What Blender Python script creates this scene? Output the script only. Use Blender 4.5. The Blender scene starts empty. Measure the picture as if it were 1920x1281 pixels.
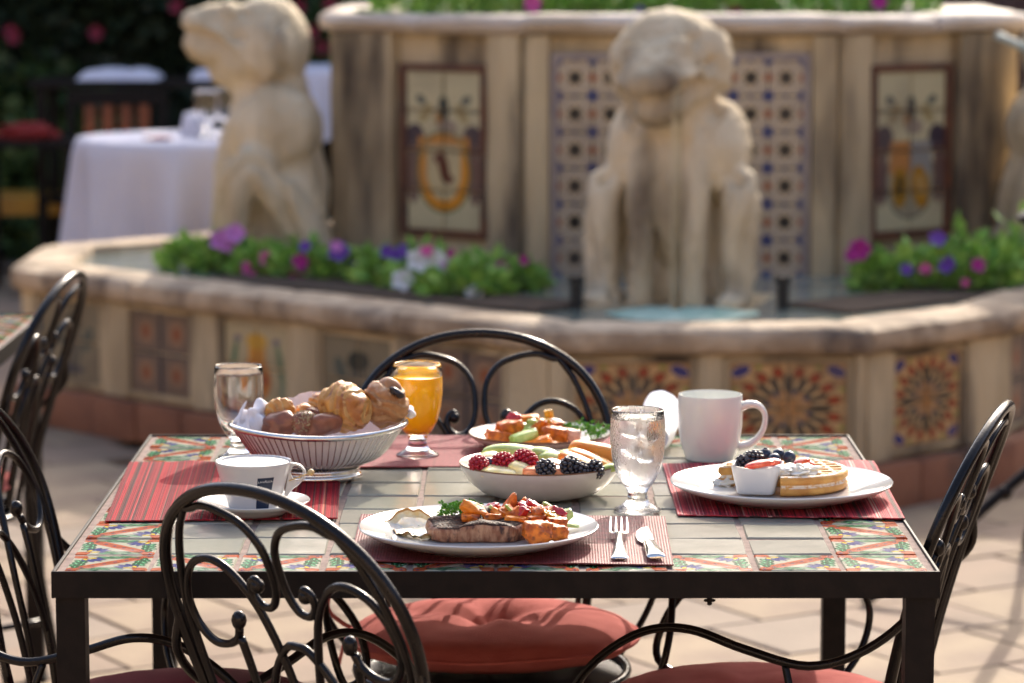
import bpy, bmesh, math, random
import numpy as np
from mathutils import Vector, Matrix, noise, Euler

# ------------------------------------------------------------------ camera, sky, sun, exposure
scene = bpy.context.scene
R = math.radians
PITCH = 0.12606
FPX = 6076.7
CAM_H = 1.494
CAM_Y = -3.725
cam_data = bpy.data.cameras.new("camera")
cam = bpy.data.objects.new("camera", cam_data)
scene.collection.objects.link(cam)
cam.location = (0, CAM_Y, CAM_H)
cam.rotation_euler = (math.pi / 2 - PITCH, 0, 0)
cam_data.sensor_width = 36
cam_data.lens = FPX * 36 / 1920
cam_data.clip_start = 0.1
cam_data.clip_end = 300
cam_data.dof.use_dof = True
cam_data.dof.focus_distance = 4.0
cam_data.dof.aperture_fstop = 5.3
cam_data.dof.aperture_blades = 9
scene.camera = cam

SUN_EL, SUN_AZ = R(31.5), R(16)          # azimuth measured from +Y towards +X
world = bpy.data.worlds.new("World")
scene.world = world
world.use_nodes = True
wn = world.node_tree
wn.nodes.clear()
sky = wn.nodes.new("ShaderNodeTexSky")
sky.sky_type = 'NISHITA'
sky.sun_disc = False
sky.sun_elevation = SUN_EL
sky.sun_rotation = SUN_AZ
sky.air_density = 0.8
sky.ozone_density = 0.3
sky.dust_density = 3.6
bg = wn.nodes.new("ShaderNodeBackground")
bg.inputs['Strength'].default_value = 0.15
wo = wn.nodes.new("ShaderNodeOutputWorld")
wn.links.new(sky.outputs[0], bg.inputs[0])
wn.links.new(bg.outputs[0], wo.inputs[0])
sd = bpy.data.lights.new("sun", 'SUN')
sd.energy = 2.0
sd.angle = R(0.5)
sd.color = (1.0, 0.90, 0.76)
sun = bpy.data.objects.new("sun", sd)
scene.collection.objects.link(sun)
sdir = Vector((math.sin(SUN_AZ) * math.cos(SUN_EL), math.cos(SUN_AZ) * math.cos(SUN_EL), math.sin(SUN_EL)))
sun.rotation_euler = sdir.to_track_quat('Z', 'Y').to_euler()
sun.location = sdir * 20
scene.view_settings.view_transform = 'Standard'
scene.view_settings.look = 'None'
scene.view_settings.gamma = 1
scene.view_settings.exposure = 1.38
scene.view_settings.use_curve_mapping = False
scene.cycles.max_bounces = 14
scene.cycles.transmission_bounces = 10
scene.cycles.transparent_max_bounces = 16
scene.cycles.sample_clamp_indirect = 6

random.seed(7)
rng = np.random.default_rng(7)

# ------------------------------------------------------------------ survey of the photograph: pixel -> real point on a plane
def _ray(px, py):
    u = (px - 960) / FPX
    v = (640.5 - py) / FPX
    c, s = math.cos(PITCH), math.sin(PITCH)
    return Vector((u, c + v * s, -s + v * c))

def gz(px, py, z):
    d = _ray(px, py)
    t = (z - CAM_H) / d.z
    return Vector((d.x * t, CAM_Y + d.y * t, z))

def gy(px, py, Y):
    d = _ray(px, py)
    t = (Y - CAM_Y) / d.y
    return Vector((d.x * t, Y, CAM_H + d.z * t))

# ------------------------------------------------------------------ objects
COL = scene.collection

def tag(o, label=None, cat=None, group=None, kind=None):
    if label: o['label'] = label
    if cat: o['category'] = cat
    if group: o['group'] = group
    if kind: o['kind'] = kind
    return o

def empty(name, loc=(0, 0, 0), rz=0.0, label=None, cat=None, group=None):
    o = bpy.data.objects.new(name, None)
    o.empty_display_size = 0.02
    COL.objects.link(o)
    o.location = loc
    o.rotation_euler = (0, 0, rz)
    return tag(o, label, cat, group)

def link(name, me, parent=None, loc=(0, 0, 0), rot=(0, 0, 0), scale=None):
    o = bpy.data.objects.new(name, me)
    COL.objects.link(o)
    o.parent = parent
    o.location = loc
    o.rotation_euler = rot
    if scale: o.scale = scale
    return o

def kids(o):
    return [c for c in KIDS.get(o.name, [])]

def copy_tree(o, label=None, loc=None, rz=None, group=None, parent=None):
    c = o.copy()
    COL.objects.link(c)
    if parent: c.parent = parent
    for ch in list(o.children):
        copy_tree(ch, parent=c)
    if label: c['label'] = label
    if group: c['group'] = group
    if loc is not None: c.location = loc
    if rz is not None: c.rotation_euler = (0, 0, rz)
    return c

# ------------------------------------------------------------------ mesh builder
class MB:
    def __init__(s):
        s.v, s.f, s.m, s.uv = [], [], [], []
    def add(s, v, f, m=0, M=None, uv=None):
        n = len(s.v)
        if M is not None: v = [M @ Vector(p) for p in v]
        s.v += [tuple(p) for p in v]
        for i, q in enumerate(f):
            s.f.append(tuple(n + k for k in q))
            s.m.append(m[i] if isinstance(m, (list, tuple)) else m)
            s.uv.append(uv[i] if uv else None)
        return s
    def mesh(s, name, mats, smooth=40):
        me = bpy.data.meshes.new(name)
        me.from_pydata(s.v, [], s.f)
        if not isinstance(mats, (list, tuple)): mats = [mats]
        for m in mats: me.materials.append(m)
        me.polygons.foreach_set('material_index', s.m)
        if any(u is not None for u in s.uv):
            l = me.uv_layers.new(name='uv')
            k = 0
            for p, u in zip(me.polygons, s.uv):
                for j in range(len(p.vertices)):
                    l.data[k].uv = u[j] if u else (0, 0)
                    k += 1
        if smooth:
            me.shade_smooth()
            if smooth < 180: me.set_sharp_from_angle(angle=R(smooth))
        me.update()
        return me
    def obj(s, name, mats, parent=None, smooth=40, **k):
        return link(name, s.mesh(name, mats, smooth), parent, **k)

def boxg(x0, x1, y0, y1, z0, z1, ch=0.0):
    """box, top edges chamfered by ch"""
    if ch <= 0:
        v = [(x0, y0, z0), (x1, y0, z0), (x1, y1, z0), (x0, y1, z0), (x0, y0, z1), (x1, y0, z1), (x1, y1, z1), (x0, y1, z1)]
        f = [(3, 2, 1, 0), (4, 5, 6, 7), (0, 1, 5, 4), (1, 2, 6, 5), (2, 3, 7, 6), (3, 0, 4, 7)]
        return v, f
    v = [(x0, y0, z0), (x1, y0, z0), (x1, y1, z0), (x0, y1, z0),
         (x0, y0, z1 - ch), (x1, y0, z1 - ch), (x1, y1, z1 - ch), (x0, y1, z1 - ch),
         (x0 + ch, y0 + ch, z1), (x1 - ch, y0 + ch, z1), (x1 - ch, y1 - ch, z1), (x0 + ch, y1 - ch, z1)]
    f = [(3, 2, 1, 0), (8, 9, 10, 11)]
    for a in (0, 4):
        f += [(a, a + 1, a + 5, a + 4), (a + 1, a + 2, a + 6, a + 5), (a + 2, a + 3, a + 7, a + 6), (a + 3, a, a + 4, a + 7)]
    return v, f

def lathe(prof, n=48, sx=1, sy=1, closed=False, wob=0):
    """prof: (r, z) list from start to end"""
    v, f = [], []
    for k in range(n):
        a = 2 * math.pi * k / n
        for r, z in prof:
            rr = r * (1 + wob * math.sin(3 * a + z * 40))
            v.append((rr * math.cos(a) * sx, rr * math.sin(a) * sy, z))
    m = len(prof)
    for k in range(n):
        k2 = (k + 1) % n
        for i in range(m - 1):
            f.append((k * m + i, k2 * m + i, k2 * m + i + 1, k * m + i + 1))
        if closed:
            f.append((k * m + m - 1, k2 * m + m - 1, k2 * m, k * m))
    return v, f

def crom(pts, n=6, closed=False):
    P = [Vector(p) for p in pts]
    out = []
    N = len(P)
    rngk = range(N) if closed else range(N - 1)
    for i in rngk:
        p1, p2 = P[i], P[(i + 1) % N]
        p0 = P[(i - 1) % N] if (closed or i > 0) else p1 * 2 - p2
        p3 = P[(i + 2) % N] if (closed or i < N - 2) else p2 * 2 - p1
        for k in range(n):
            t = k / n
            out.append(0.5 * ((2 * p1) + (-p0 + p2) * t + (2 * p0 - 5 * p1 + 4 * p2 - p3) * t * t + (-p0 + 3 * p1 - 3 * p2 + p3) * t ** 3))
    if not closed: out.append(P[-1])
    return out

def tube(pts, r, n=8, closed=False, smooth=6, flat=1.0, up=None):
    P = crom(pts, smooth, closed) if smooth else [Vector(p) for p in pts]
    N = len(P)
    T = []
    for i in range(N):
        a = P[(i - 1) % N] if (closed or i > 0) else P[i]
        b = P[(i + 1) % N] if (closed or i < N - 1) else P[i]
        t = (b - a)
        T.append(t.normalized() if t.length > 1e-9 else Vector((0, 0, 1)))
    u = Vector(up) if up else (Vector((0, 0, 1)) if abs(T[0].z) < .9 else Vector((1, 0, 0)))
    u = (u - T[0] * u.dot(T[0])).normalized()
    v, f = [], []
    for i in range(N):
        u = (u - T[i] * u.dot(T[i])).normalized()
        w = T[i].cross(u)
        rr = r(i / (N - 1)) if callable(r) else r
        for k in range(n):
            a = 2 * math.pi * k / n
            v.append(P[i] + u * math.cos(a) * rr + w * math.sin(a) * rr * flat)
    for i in range(N if closed else N - 1):
        j = (i + 1) % N
        for k in range(n):
            k2 = (k + 1) % n
            f.append((i * n + k, i * n + k2, j * n + k2, j * n + k))
    if not closed:
        f.append(tuple(range(n - 1, -1, -1)))
        f.append(tuple((N - 1) * n + k for k in range(n)))
    return v, f

_ico = {}
def ico(sub=2):
    if sub not in _ico:
        b = bmesh.new()
        bmesh.ops.create_icosphere(b, subdivisions=sub, radius=1)
        _ico[sub] = ([tuple(x.co) for x in b.verts], [tuple(y.index for y in q.verts) for q in b.faces])
        b.free()
    return _ico[sub]

def blob(sx, sy, sz, sub=3, amp=0.0, fr=1.0, seed=0, c=(0, 0, 0), pw=1.0):
    """noisy ellipsoid; pw < 1 makes it boxier"""
    V, F = ico(sub)
    out = []
    for p in V:
        p = Vector(p)
        if pw != 1.0:
            p = Vector([math.copysign(abs(q) ** pw, q) for q in p])
        d = 1 + amp * noise.noise(p * fr + Vector((seed * 3.1, seed * 1.7, seed)))
        out.append((c[0] + p.x * sx * d, c[1] + p.y * sy * d, c[2] + p.z * sz * d))
    return out, F

def M4(loc=(0, 0, 0), rot=(0, 0, 0), s=(1, 1, 1)):
    return Matrix.LocRotScale(Vector(loc), Euler(rot), Vector(s))

# ------------------------------------------------------------------ materials
def _new(name):
    m = bpy.data.materials.new(name)
    m.use_nodes = True
    nt = m.node_tree
    b = nt.nodes['Principled BSDF']
    return m, nt, b

def _c(c): return (c[0], c[1], c[2], 1)

def mat(name, col, rough=.5, metal=0, col2=None, vs=8, vdet=5, lo=.35, hi=.65, bump=0, bs=60, bdet=4, coat=0, sss=0, sssr=(.01, .004, .002),
        ior=1.5, sheen=0, rvar=0, stretch=(1, 1, 1), col3=None, vs3=3, lo3=.55, hi3=.7, spec=.5):
    m, nt, b = _new(name)
    N, L = nt.nodes, nt.links
    tc = N.new('ShaderNodeTexCoord')
    mp = N.new('ShaderNodeMapping')
    mp.inputs['Scale'].default_value = stretch
    L.new(tc.outputs['Object'], mp.inputs[0])
    b.inputs['Roughness'].default_value = rough
    b.inputs['Metallic'].default_value = metal
    b.inputs['IOR'].default_value = ior
    b.inputs['Specular IOR Level'].default_value = spec
    b.inputs['Coat Weight'].default_value = coat
    b.inputs['Coat Roughness'].default_value = .08
    b.inputs['Base Color'].default_value = _c(col)
    if sheen:
        b.inputs['Sheen Weight'].default_value = sheen
    if sss:
        b.inputs['Subsurface Weight'].default_value = sss
        b.inputs['Subsurface Radius'].default_value = sssr
        b.inputs['Subsurface Scale'].default_value = 1
    last = None
    if col2 is not None:
        n = N.new('ShaderNodeTexNoise'); n.inputs['Scale'].default_value = vs; n.inputs['Detail'].default_value = vdet
        L.new(mp.outputs[0], n.inputs[0])
        r = N.new('ShaderNodeMapRange'); r.inputs[1].default_value = lo; r.inputs[2].default_value = hi
        L.new(n.outputs[0], r.inputs[0])
        mx = N.new('ShaderNodeMix'); mx.data_type = 'RGBA'
        mx.inputs[6].default_value = _c(col); mx.inputs[7].default_value = _c(col2)
        L.new(r.outputs[0], mx.inputs[0])
        last = mx.outputs[2]
        if rvar:
            rr = N.new('ShaderNodeMapRange'); rr.inputs[3].default_value = rough - rvar; rr.inputs[4].default_value = rough + rvar
            L.new(n.outputs[0], rr.inputs[0]); L.new(rr.outputs[0], b.inputs['Roughness'])
        if col3 is not None:
            n3 = N.new('ShaderNodeTexNoise'); n3.inputs['Scale'].default_value = vs3; n3.inputs['Detail'].default_value = 6
            L.new(mp.outputs[0], n3.inputs[0])
            r3 = N.new('ShaderNodeMapRange'); r3.inputs[1].default_value = lo3; r3.inputs[2].default_value = hi3
            L.new(n3.outputs[0], r3.inputs[0])
            m3 = N.new('ShaderNodeMix'); m3.data_type = 'RGBA'
            m3.inputs[7].default_value = _c(col3)
            L.new(last, m3.inputs[6]); L.new(r3.outputs[0], m3.inputs[0])
            last = m3.outputs[2]
        L.new(last, b.inputs['Base Color'])
    if bump:
        bn = N.new('ShaderNodeTexNoise'); bn.inputs['Scale'].default_value = bs; bn.inputs['Detail'].default_value = bdet
        L.new(mp.outputs[0], bn.inputs[0])
        bp = N.new('ShaderNodeBump'); bp.inputs['Strength'].default_value = 1; bp.inputs['Distance'].default_value = bump
        L.new(bn.outputs[0], bp.inputs['Height']); L.new(bp.outputs[0], b.inputs['Normal'])
    return m

def imgmat(name, arr, rough=.3, bump=0, bs=100, coat=0, wear=None, wearcol=(.3, .2, .13), wlo=.5, whi=.7, spec=.5, wscale=9, bumpimg=0):
    """arr: h x w x 3 display-referred picture computed above, row 0 at the bottom"""
    h, w = arr.shape[:2]
    im = bpy.data.images.new(name, w, h)
    px = np.ones((h, w, 4), np.float32)
    px[..., :3] = np.clip(arr, 0, 1)
    im.pixels.foreach_set(px.ravel())
    im.pack()
    m, nt, b = _new(name)
    N, L = nt.nodes, nt.links
    t = N.new('ShaderNodeTexImage'); t.image = im; t.interpolation = 'Cubic'
    uv = N.new('ShaderNodeUVMap')
    L.new(uv.outputs[0], t.inputs[0])
    out = t.outputs[0]
    tc = N.new('ShaderNodeTexCoord')
    if wear:
        n = N.new('ShaderNodeTexNoise'); n.inputs['Scale'].default_value = wscale; n.inputs['Detail'].default_value = 7
        L.new(tc.outputs['Object'], n.inputs[0])
        r = N.new('ShaderNodeMapRange'); r.inputs[1].default_value = wlo; r.inputs[2].default_value = whi; r.inputs[4].default_value = wear
        L.new(n.outputs[0], r.inputs[0])
        mx = N.new('ShaderNodeMix'); mx.data_type = 'RGBA'; mx.inputs[7].default_value = _c(wearcol)
        L.new(r.outputs[0], mx.inputs[0]); L.new(out, mx.inputs[6]); out = mx.outputs[2]
    L.new(out, b.inputs['Base Color'])
    b.inputs['Roughness'].default_value = rough
    b.inputs['Coat Weight'].default_value = coat
    b.inputs['Specular IOR Level'].default_value = spec
    if bump:
        bn = N.new('ShaderNodeTexNoise'); bn.inputs['Scale'].default_value = bs; bn.inputs['Detail'].default_value = 3
        L.new(tc.outputs['Object'], bn.inputs[0])
        bp = N.new('ShaderNodeBump'); bp.inputs['Strength'].default_value = 1; bp.inputs['Distance'].default_value = bump
        L.new(bn.outputs[0], bp.inputs['Height']); L.new(bp.outputs[0], b.inputs['Normal'])
    return m

def glassmat(name, rough=0.0, ior=1.5, col=(1, 1, 1), wet=False):
    m, nt, b = _new(name)
    b.inputs['Transmission Weight'].default_value = 1
    b.inputs['Roughness'].default_value = rough
    b.inputs['IOR'].default_value = ior
    b.inputs['Base Color'].default_value = _c(col)
    if wet:
        N, L = nt.nodes, nt.links
        tc = N.new('ShaderNodeTexCoord')
        n = N.new('ShaderNodeTexNoise'); n.inputs['Scale'].default_value = 45; n.inputs['Detail'].default_value = 6
        mp = N.new('ShaderNodeMapping'); mp.inputs['Scale'].default_value = (1, 1, .28)
        L.new(tc.outputs['Object'], mp.inputs[0]); L.new(mp.outputs[0], n.inputs[0])
        r = N.new('ShaderNodeMapRange'); r.inputs[1].default_value = .46; r.inputs[2].default_value = .58; r.inputs[4].default_value = .28
        L.new(n.outputs[0], r.inputs[0]); L.new(r.outputs[0], b.inputs['Roughness'])
        v = N.new('ShaderNodeTexVoronoi'); v.inputs['Scale'].default_value = 330
        L.new(tc.outputs['Object'], v.inputs[0])
        bp = N.new('ShaderNodeBump'); bp.inputs['Strength'].default_value = .6; bp.inputs['Distance'].default_value = .0006
        L.new(v.outputs[0], bp.inputs['Height']); L.new(bp.outputs[0], b.inputs['Normal'])
    return m

# ------------------------------------------------------------------ painter for glazed prints
class Paint:
    def __init__(s, w, h, base, sx=1.0, sy=1.0):
        s.w, s.h = w, h
        s.a = np.empty((h, w, 3)); s.a[:] = base
        yy, xx = np.mgrid[0:h, 0:w]
        s.x = (xx + .5) / w * sx; s.y = (yy + .5) / h * sy
        s.px = sx / w
    def _mix(s, d, c):
        k = np.clip(.5 - d / (1.6 * s.px), 0, 1)[..., None]
        s.a = s.a * (1 - k) + np.array(c) * k
    def ell(s, cx, cy, rx, ry, ang, c, edge=None, ew=.008):
        ca, sa = math.cos(ang), math.sin(ang)
        u = (s.x - cx) * ca + (s.y - cy) * sa
        v = -(s.x - cx) * sa + (s.y - cy) * ca
        if edge is not None:
            s._mix((np.hypot(u / (rx + ew), v / (ry + ew)) - 1) * min(rx, ry), edge)
        s._mix((np.hypot(u / rx, v / ry) - 1) * min(rx, ry), c)
        return s
    def seg(s, x0, y0, x1, y1, wd, c):
        dx, dy = x1 - x0, y1 - y0
        t = np.clip(((s.x - x0) * dx + (s.y - y0) * dy) / (dx * dx + dy * dy), 0, 1)
        s._mix(np.hypot(s.x - x0 - t * dx, s.y - y0 - t * dy) - wd / 2, c)
        return s
    def rect(s, x0, x1, y0, y1, c):
        s._mix(np.maximum(np.maximum(x0 - s.x, s.x - x1), np.maximum(y0 - s.y, s.y - y1)), c)
        return s
    def star(s, cx, cy, r, n, depth, c, rot=0):
        a = np.arctan2(s.y - cy, s.x - cx) + rot
        rr = r * (1 - depth * (.5 - .5 * np.cos(n * a)))
        s._mix(np.hypot(s.x - cx, s.y - cy) - rr, c)
        return s
    def grain(s, k):
        s.a = s.a * (1 + k * (rng.random((s.h, s.w, 1)) - .5))
        return s

BLACK = mat('black_iron', (.008, .0065, .0065), .5, 0, spec=.15, col2=(.014, .010, .009), vs=40, bump=.0004, bs=120)
CHAIR_M = mat('chair_iron', (.005, .004, .004), .24, 0, spec=.3, col2=(.011, .008, .007), vs=50, bump=.0003, bs=150)
# ------------------------------------------------------------------ floor pavers
STONE = mat('fountain_stone', (.60, .475, .29), .9, col2=(.40, .305, .18), vs=4.5, vdet=9, lo=.4, hi=.6, bump=.02, bs=22, bdet=9,
            col3=(.10, .075, .052), vs3=7, lo3=.48, hi3=.68, stretch=(1, 1, .22))
COPING = mat('coping_stone', (.56, .435, .30), .85, col2=(.34, .25, .165), vs=7, vdet=9, lo=.4, hi=.6, bump=.014, bs=24, bdet=9,
             col3=(.12, .09, .07), vs3=6, lo3=.52, hi3=.70)
LIMESTONE = mat('statue_stone', (.72, .60, .41), .85, col2=(.50, .39, .24), vs=7, vdet=9, lo=.38, hi=.64, bump=.010, bs=40, bdet=9,
                col3=(.14, .10, .065), vs3=5, lo3=.54, hi3=.74, stretch=(1, 1, .35))
PAVE = [mat('paver_sand', (.32, .235, .145), .85, col2=(.22, .15, .10), vs=4, bump=.002, bs=40),
        mat('paver_pink', (.27, .185, .125), .85, col2=(.22, .155, .105), vs=4, bump=.002, bs=40),
        mat('paver_grey', (.22, .165, .12), .85, col2=(.26, .195, .14), vs=5, bump=.002, bs=40)]
GROUND = mat('ground_mortar', (.26, .185, .125), .95, col2=(.29, .205, .14), vs=3)
TERRA = mat('terracotta', (.30, .12, .062), .6, col2=(.20, .075, .04), vs=6, bump=.002, bs=30, col3=(.11, .06, .04), vs3=3)

g = MB().add([(-60, -20, 0), (60, -20, 0), (60, 90, 0), (-60, 90, 0)], [(0, 1, 2, 3)]).obj('ground', GROUND, smooth=0)
tag(g, 'mortar bed of the patio running out to the far hedge', kind='structure')

floor = empty('patio_floor'); floor['kind'] = 'structure'; floor['label'] = 'sunlit sand and pink paver floor of the patio'
pv = []
S = .30
for m in PAVE:
    v, f = boxg(-S / 2 + .004, S / 2 - .004, -S / 2 + .004, S / 2 - .004, 0.001, .022, .003)
    pv.append(MB().add(v, f).mesh('paver', m, 0))
ang = R(32)
for i in range(-30, 30):
    for j in range(-30, 40):
        x = (i + .5 * (j % 2)) * S; y = j * S
        X = x * math.cos(ang) - y * math.sin(ang) + .3
        Y = x * math.sin(ang) + y * math.cos(ang) + 3.5
        D = Y - CAM_Y
        if Y < 2.2 or Y > 6.6 or abs(X) > .158 * D + .25: continue
        if 5.1 < Y and -1.2 < X < 2.2: continue
        k = random.choices([0, 1, 2], [5, 3, 2])[0]
        link('paver', pv[k], floor, (X, Y, random.uniform(-.001, .001)), (R(random.uniform(-.3, .3)), R(random.uniform(-.3, .3)), ang))
# far joined pavers, too small and blurred to pick apart
mb = MB()
for i in range(-42, 42):
    for j in range(-10, 60):
        X, Y = i * .45 + .2 * (j % 2), j * .45 - 4
        D = Y - CAM_Y
        if (2.0 < Y < 6.75 and abs(X) < .158 * D + .5) or Y > 18: continue
        v, f = boxg(X - .22, X + .22, Y - .22, Y + .22, .001, .018, .004)
        mb.add(v, f, random.choice((0, 0, 1, 2)))
o = mb.obj('paver', PAVE, floor, smooth=0); o['kind'] = 'stuff'; o['label'] = 'distant pavers beyond the fountain'

# ------------------------------------------------------------------ prints
CR = (.76, .75, .66)
def art_border():
    p = Paint(256, 256, CR)
    O, O2, G, G2, B, Y, DK = (.76, .36, .18), (.66, .25, .12), (.06, .40, .22), (.22, .55, .36), (.12, .16, .56), (.90, .78, .14), (.06, .10, .09)
    p.seg(-.1, -.1, 1.1, 1.1, .19, O); p.seg(-.1, -.055, 1.055, 1.1, .025, O2); p.seg(-.055, -.1, 1.1, 1.055, .025, O2)
    for t in np.arange(.06, 1, .125): p.ell(t, t, .028, .022, .78, (.36, .22, .42))
    for sgn in (0, 1):
        def q(x, y, rx, ry, a, c, e=DK, ew=.007):
            if sgn: x, y, a = y, x, math.pi / 2 - a
            p.ell(x, y, rx, ry, a, c, e, ew)
        q(.05, .95, .15, .10, -.78, O, O2)
        q(.16, .84, .05, .03, -.78, O2, None)
        for da, L in ((-.62, .20), (-.30, .24), (0, .26), (.30, .24), (.62, .20)):
            a = -.785 + da
            q(.13 + math.cos(a) * L, .87 + math.sin(a) * L, .09, .032, a, B)
        for da in (-.45, .45):
            a = -.785 + da
            q(.12 + math.cos(a) * .14, .88 + math.sin(a) * .14, .055, .026, a, Y, (.35, .3, .1))
        for k, (x, y, a) in enumerate(((.10, .62, 1.9), (.17, .55, 1.45), (.09, .47, 2.0), (.16, .40, 1.5), (.07, .33, 2.0), (.10, .26, 1.6),
                                       (.38, .90, -.35), (.45, .83, .1), (.53, .91, -.4), (.60, .84, .05), (.67, .93, -.4), (.74, .90, 0.0))):
            q(x, y, .088, .040, a, G if k % 2 else G2, DK)
            q(x, y, .05, .009, a, (.55, .78, .6), None)
    return p.grain(.05).a

def art_plain(seed):
    r = np.random.default_rng(seed)
    c = np.array((.60, .585, .535)) * (1 + .05 * (r.random() - .5)) + np.array((-.01, .006, .0)) * r.random()
    p = Paint(64, 64, c)
    for _ in range(8):
        k = 1 + .05 * (r.random() - .5)
        p.ell(r.random(), r.random(), .1 + .3 * r.random(), .05 + .15 * r.random(), r.random() * 3, c * k)
    return p.grain(.03).a

def stripes(n, cols, wts, seed, h=4):
    r = np.random.default_rng(seed)
    row = []
    while len(row) < n:
        c = cols[r.choice(len(cols), p=wts)]
        row += [np.array(c) * (1 + .12 * (r.random() - .5))] * int(r.integers(1, 5))
    a = np.array(row[:n])
    return np.repeat(a[None], h, 0)

# ------------------------------------------------------------------ the tiled dining table
TX0, TX1, TY0, TY1, TZ = -.539, .501, 0.0, 1.04, .75
A_BORDER = imgmat('painted_tile', art_border() * .86, .16, bump=.0004, bs=35, coat=.0, spec=.25, wear=.35, wearcol=(.75, .72, .66), wlo=.55, whi=.75, wscale=14)
A_PLAIN = [imgmat('plain_tile', art_plain(i), .16, bump=.0005, bs=22, coat=.0, spec=.3, wear=.5, wearcol=(.42, .36, .30), wlo=.6, whi=.8, wscale=20) for i in range(5)]
GROUT = mat('grout', (.27, .195, .165), .95, col2=(.18, .125, .105), vs=60, bump=.001, bs=300)

def tile_mesh(material, s, uvm):
    h = s / 2
    v, f = boxg(-h, h, -h, h, -.006, 0, .0016)
    uvs = []
    for q in f:
        u = []
        for k in q:
            a, b = v[k][0] / s + .5, v[k][1] / s + .5
            if uvm & 1: a = 1 - a
            if uvm & 2: b = 1 - b
            u.append((a, b))
        uvs.append(u)
    return MB().add(v, f, uv=uvs).mesh('tile', material, 0)

PITCH_T = .102
tb = [tile_mesh(A_BORDER, .0965, k) for k in range(4)]
tp = [tile_mesh(m, .0955, 0) for m in A_PLAIN]

def build_table(label, group):
    t = empty('dining_table', (TX0, TY0, 0), label=label, cat='table', group=group)
    W = TX1 - TX0
    mb = MB(); mb.add(*boxg(.004, W - .004, .004, W - .004, TZ - .016, TZ - .0022)); mb.obj('grout_bed', GROUT, t, smooth=0)
    for nm, b in (('front', (0, W, 0, .004)), ('back', (0, W, W - .004, W)), ('l', (0, .004, .0042, W - .0042)), ('r', (W - .004, W, .0042, W - .0042))):
        mb = MB(); mb.add(*boxg(*b, TZ - .031, TZ + .0008, .0008)); mb.obj('rail', BLACK, t, smooth=0)
    for x in (.0042, W - .0392):
        for y in (.0045, W - .0395):
            mb = MB(); mb.add(*boxg(x, x + .034, y, y + .034, .004, TZ - .0165)); mb.add(*boxg(x - .003, x + .037, y - .002, y + .037, 0.0225, .03))
            mb.obj('leg', BLACK, t, smooth=0)
    # little forged rosette under the front rail
    mb = MB(); mb.add(*blob(.004, .004, .004, 2, c=(0, 0, -.004)))
    for k in range(4):
        a = k * math.pi / 2
        mb.add(*blob(.0035, .0022, .0022, 1, c=(.004 * math.cos(a), .0, -.004 + .004 * math.sin(a))))
    mb.obj('rosette', BLACK, t, loc=(.771, .012, TZ - .032))
    for i in range(10):
        for j in range(10):
            x, y = .01 + (i + .5) * PITCH_T, .01 + (j + .5) * PITCH_T
            edge = i in (0, 9) or j in (0, 9)
            if edge:
                k = (i + j) % 2
                me = tb[k | (2 if random.random() < .25 and k == 0 else 0)] if False else tb[k]
            else: me = random.choice(tp)
            link('tile', me, t, (x + random.uniform(-.001, .001), y + random.uniform(-.0012, .0012), TZ + random.uniform(-.0013, .0003)),
                 (R(random.uniform(-.8, .8)), R(random.uniform(-.8, .8)), R(random.uniform(-1.1, 1.1))))
    return t

table = build_table('black iron framed table tiled in cream with painted border, laid for breakfast', None)
copy_tree(table, 'tiled table at the left edge of the frame with nothing on it', (-.918 - 1.04, 1.54, 0))

# ------------------------------------------------------------------ iron chairs
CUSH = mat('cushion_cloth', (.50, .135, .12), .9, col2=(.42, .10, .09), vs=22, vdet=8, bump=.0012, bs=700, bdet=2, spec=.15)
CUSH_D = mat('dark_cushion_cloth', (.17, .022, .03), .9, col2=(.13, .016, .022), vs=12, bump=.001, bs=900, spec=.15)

def back_pt(u, v):
    t = v - .46
    bow = .10 * (u * u) / .04 * .3
    return Vector((u, -.20 - (.15 * t + .35 * t * t) + bow * .0, v))

def bp(pts): return [back_pt(u, v) for u, v in pts]

def mir(pts): return [(-u, v) for u, v in pts]

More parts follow.
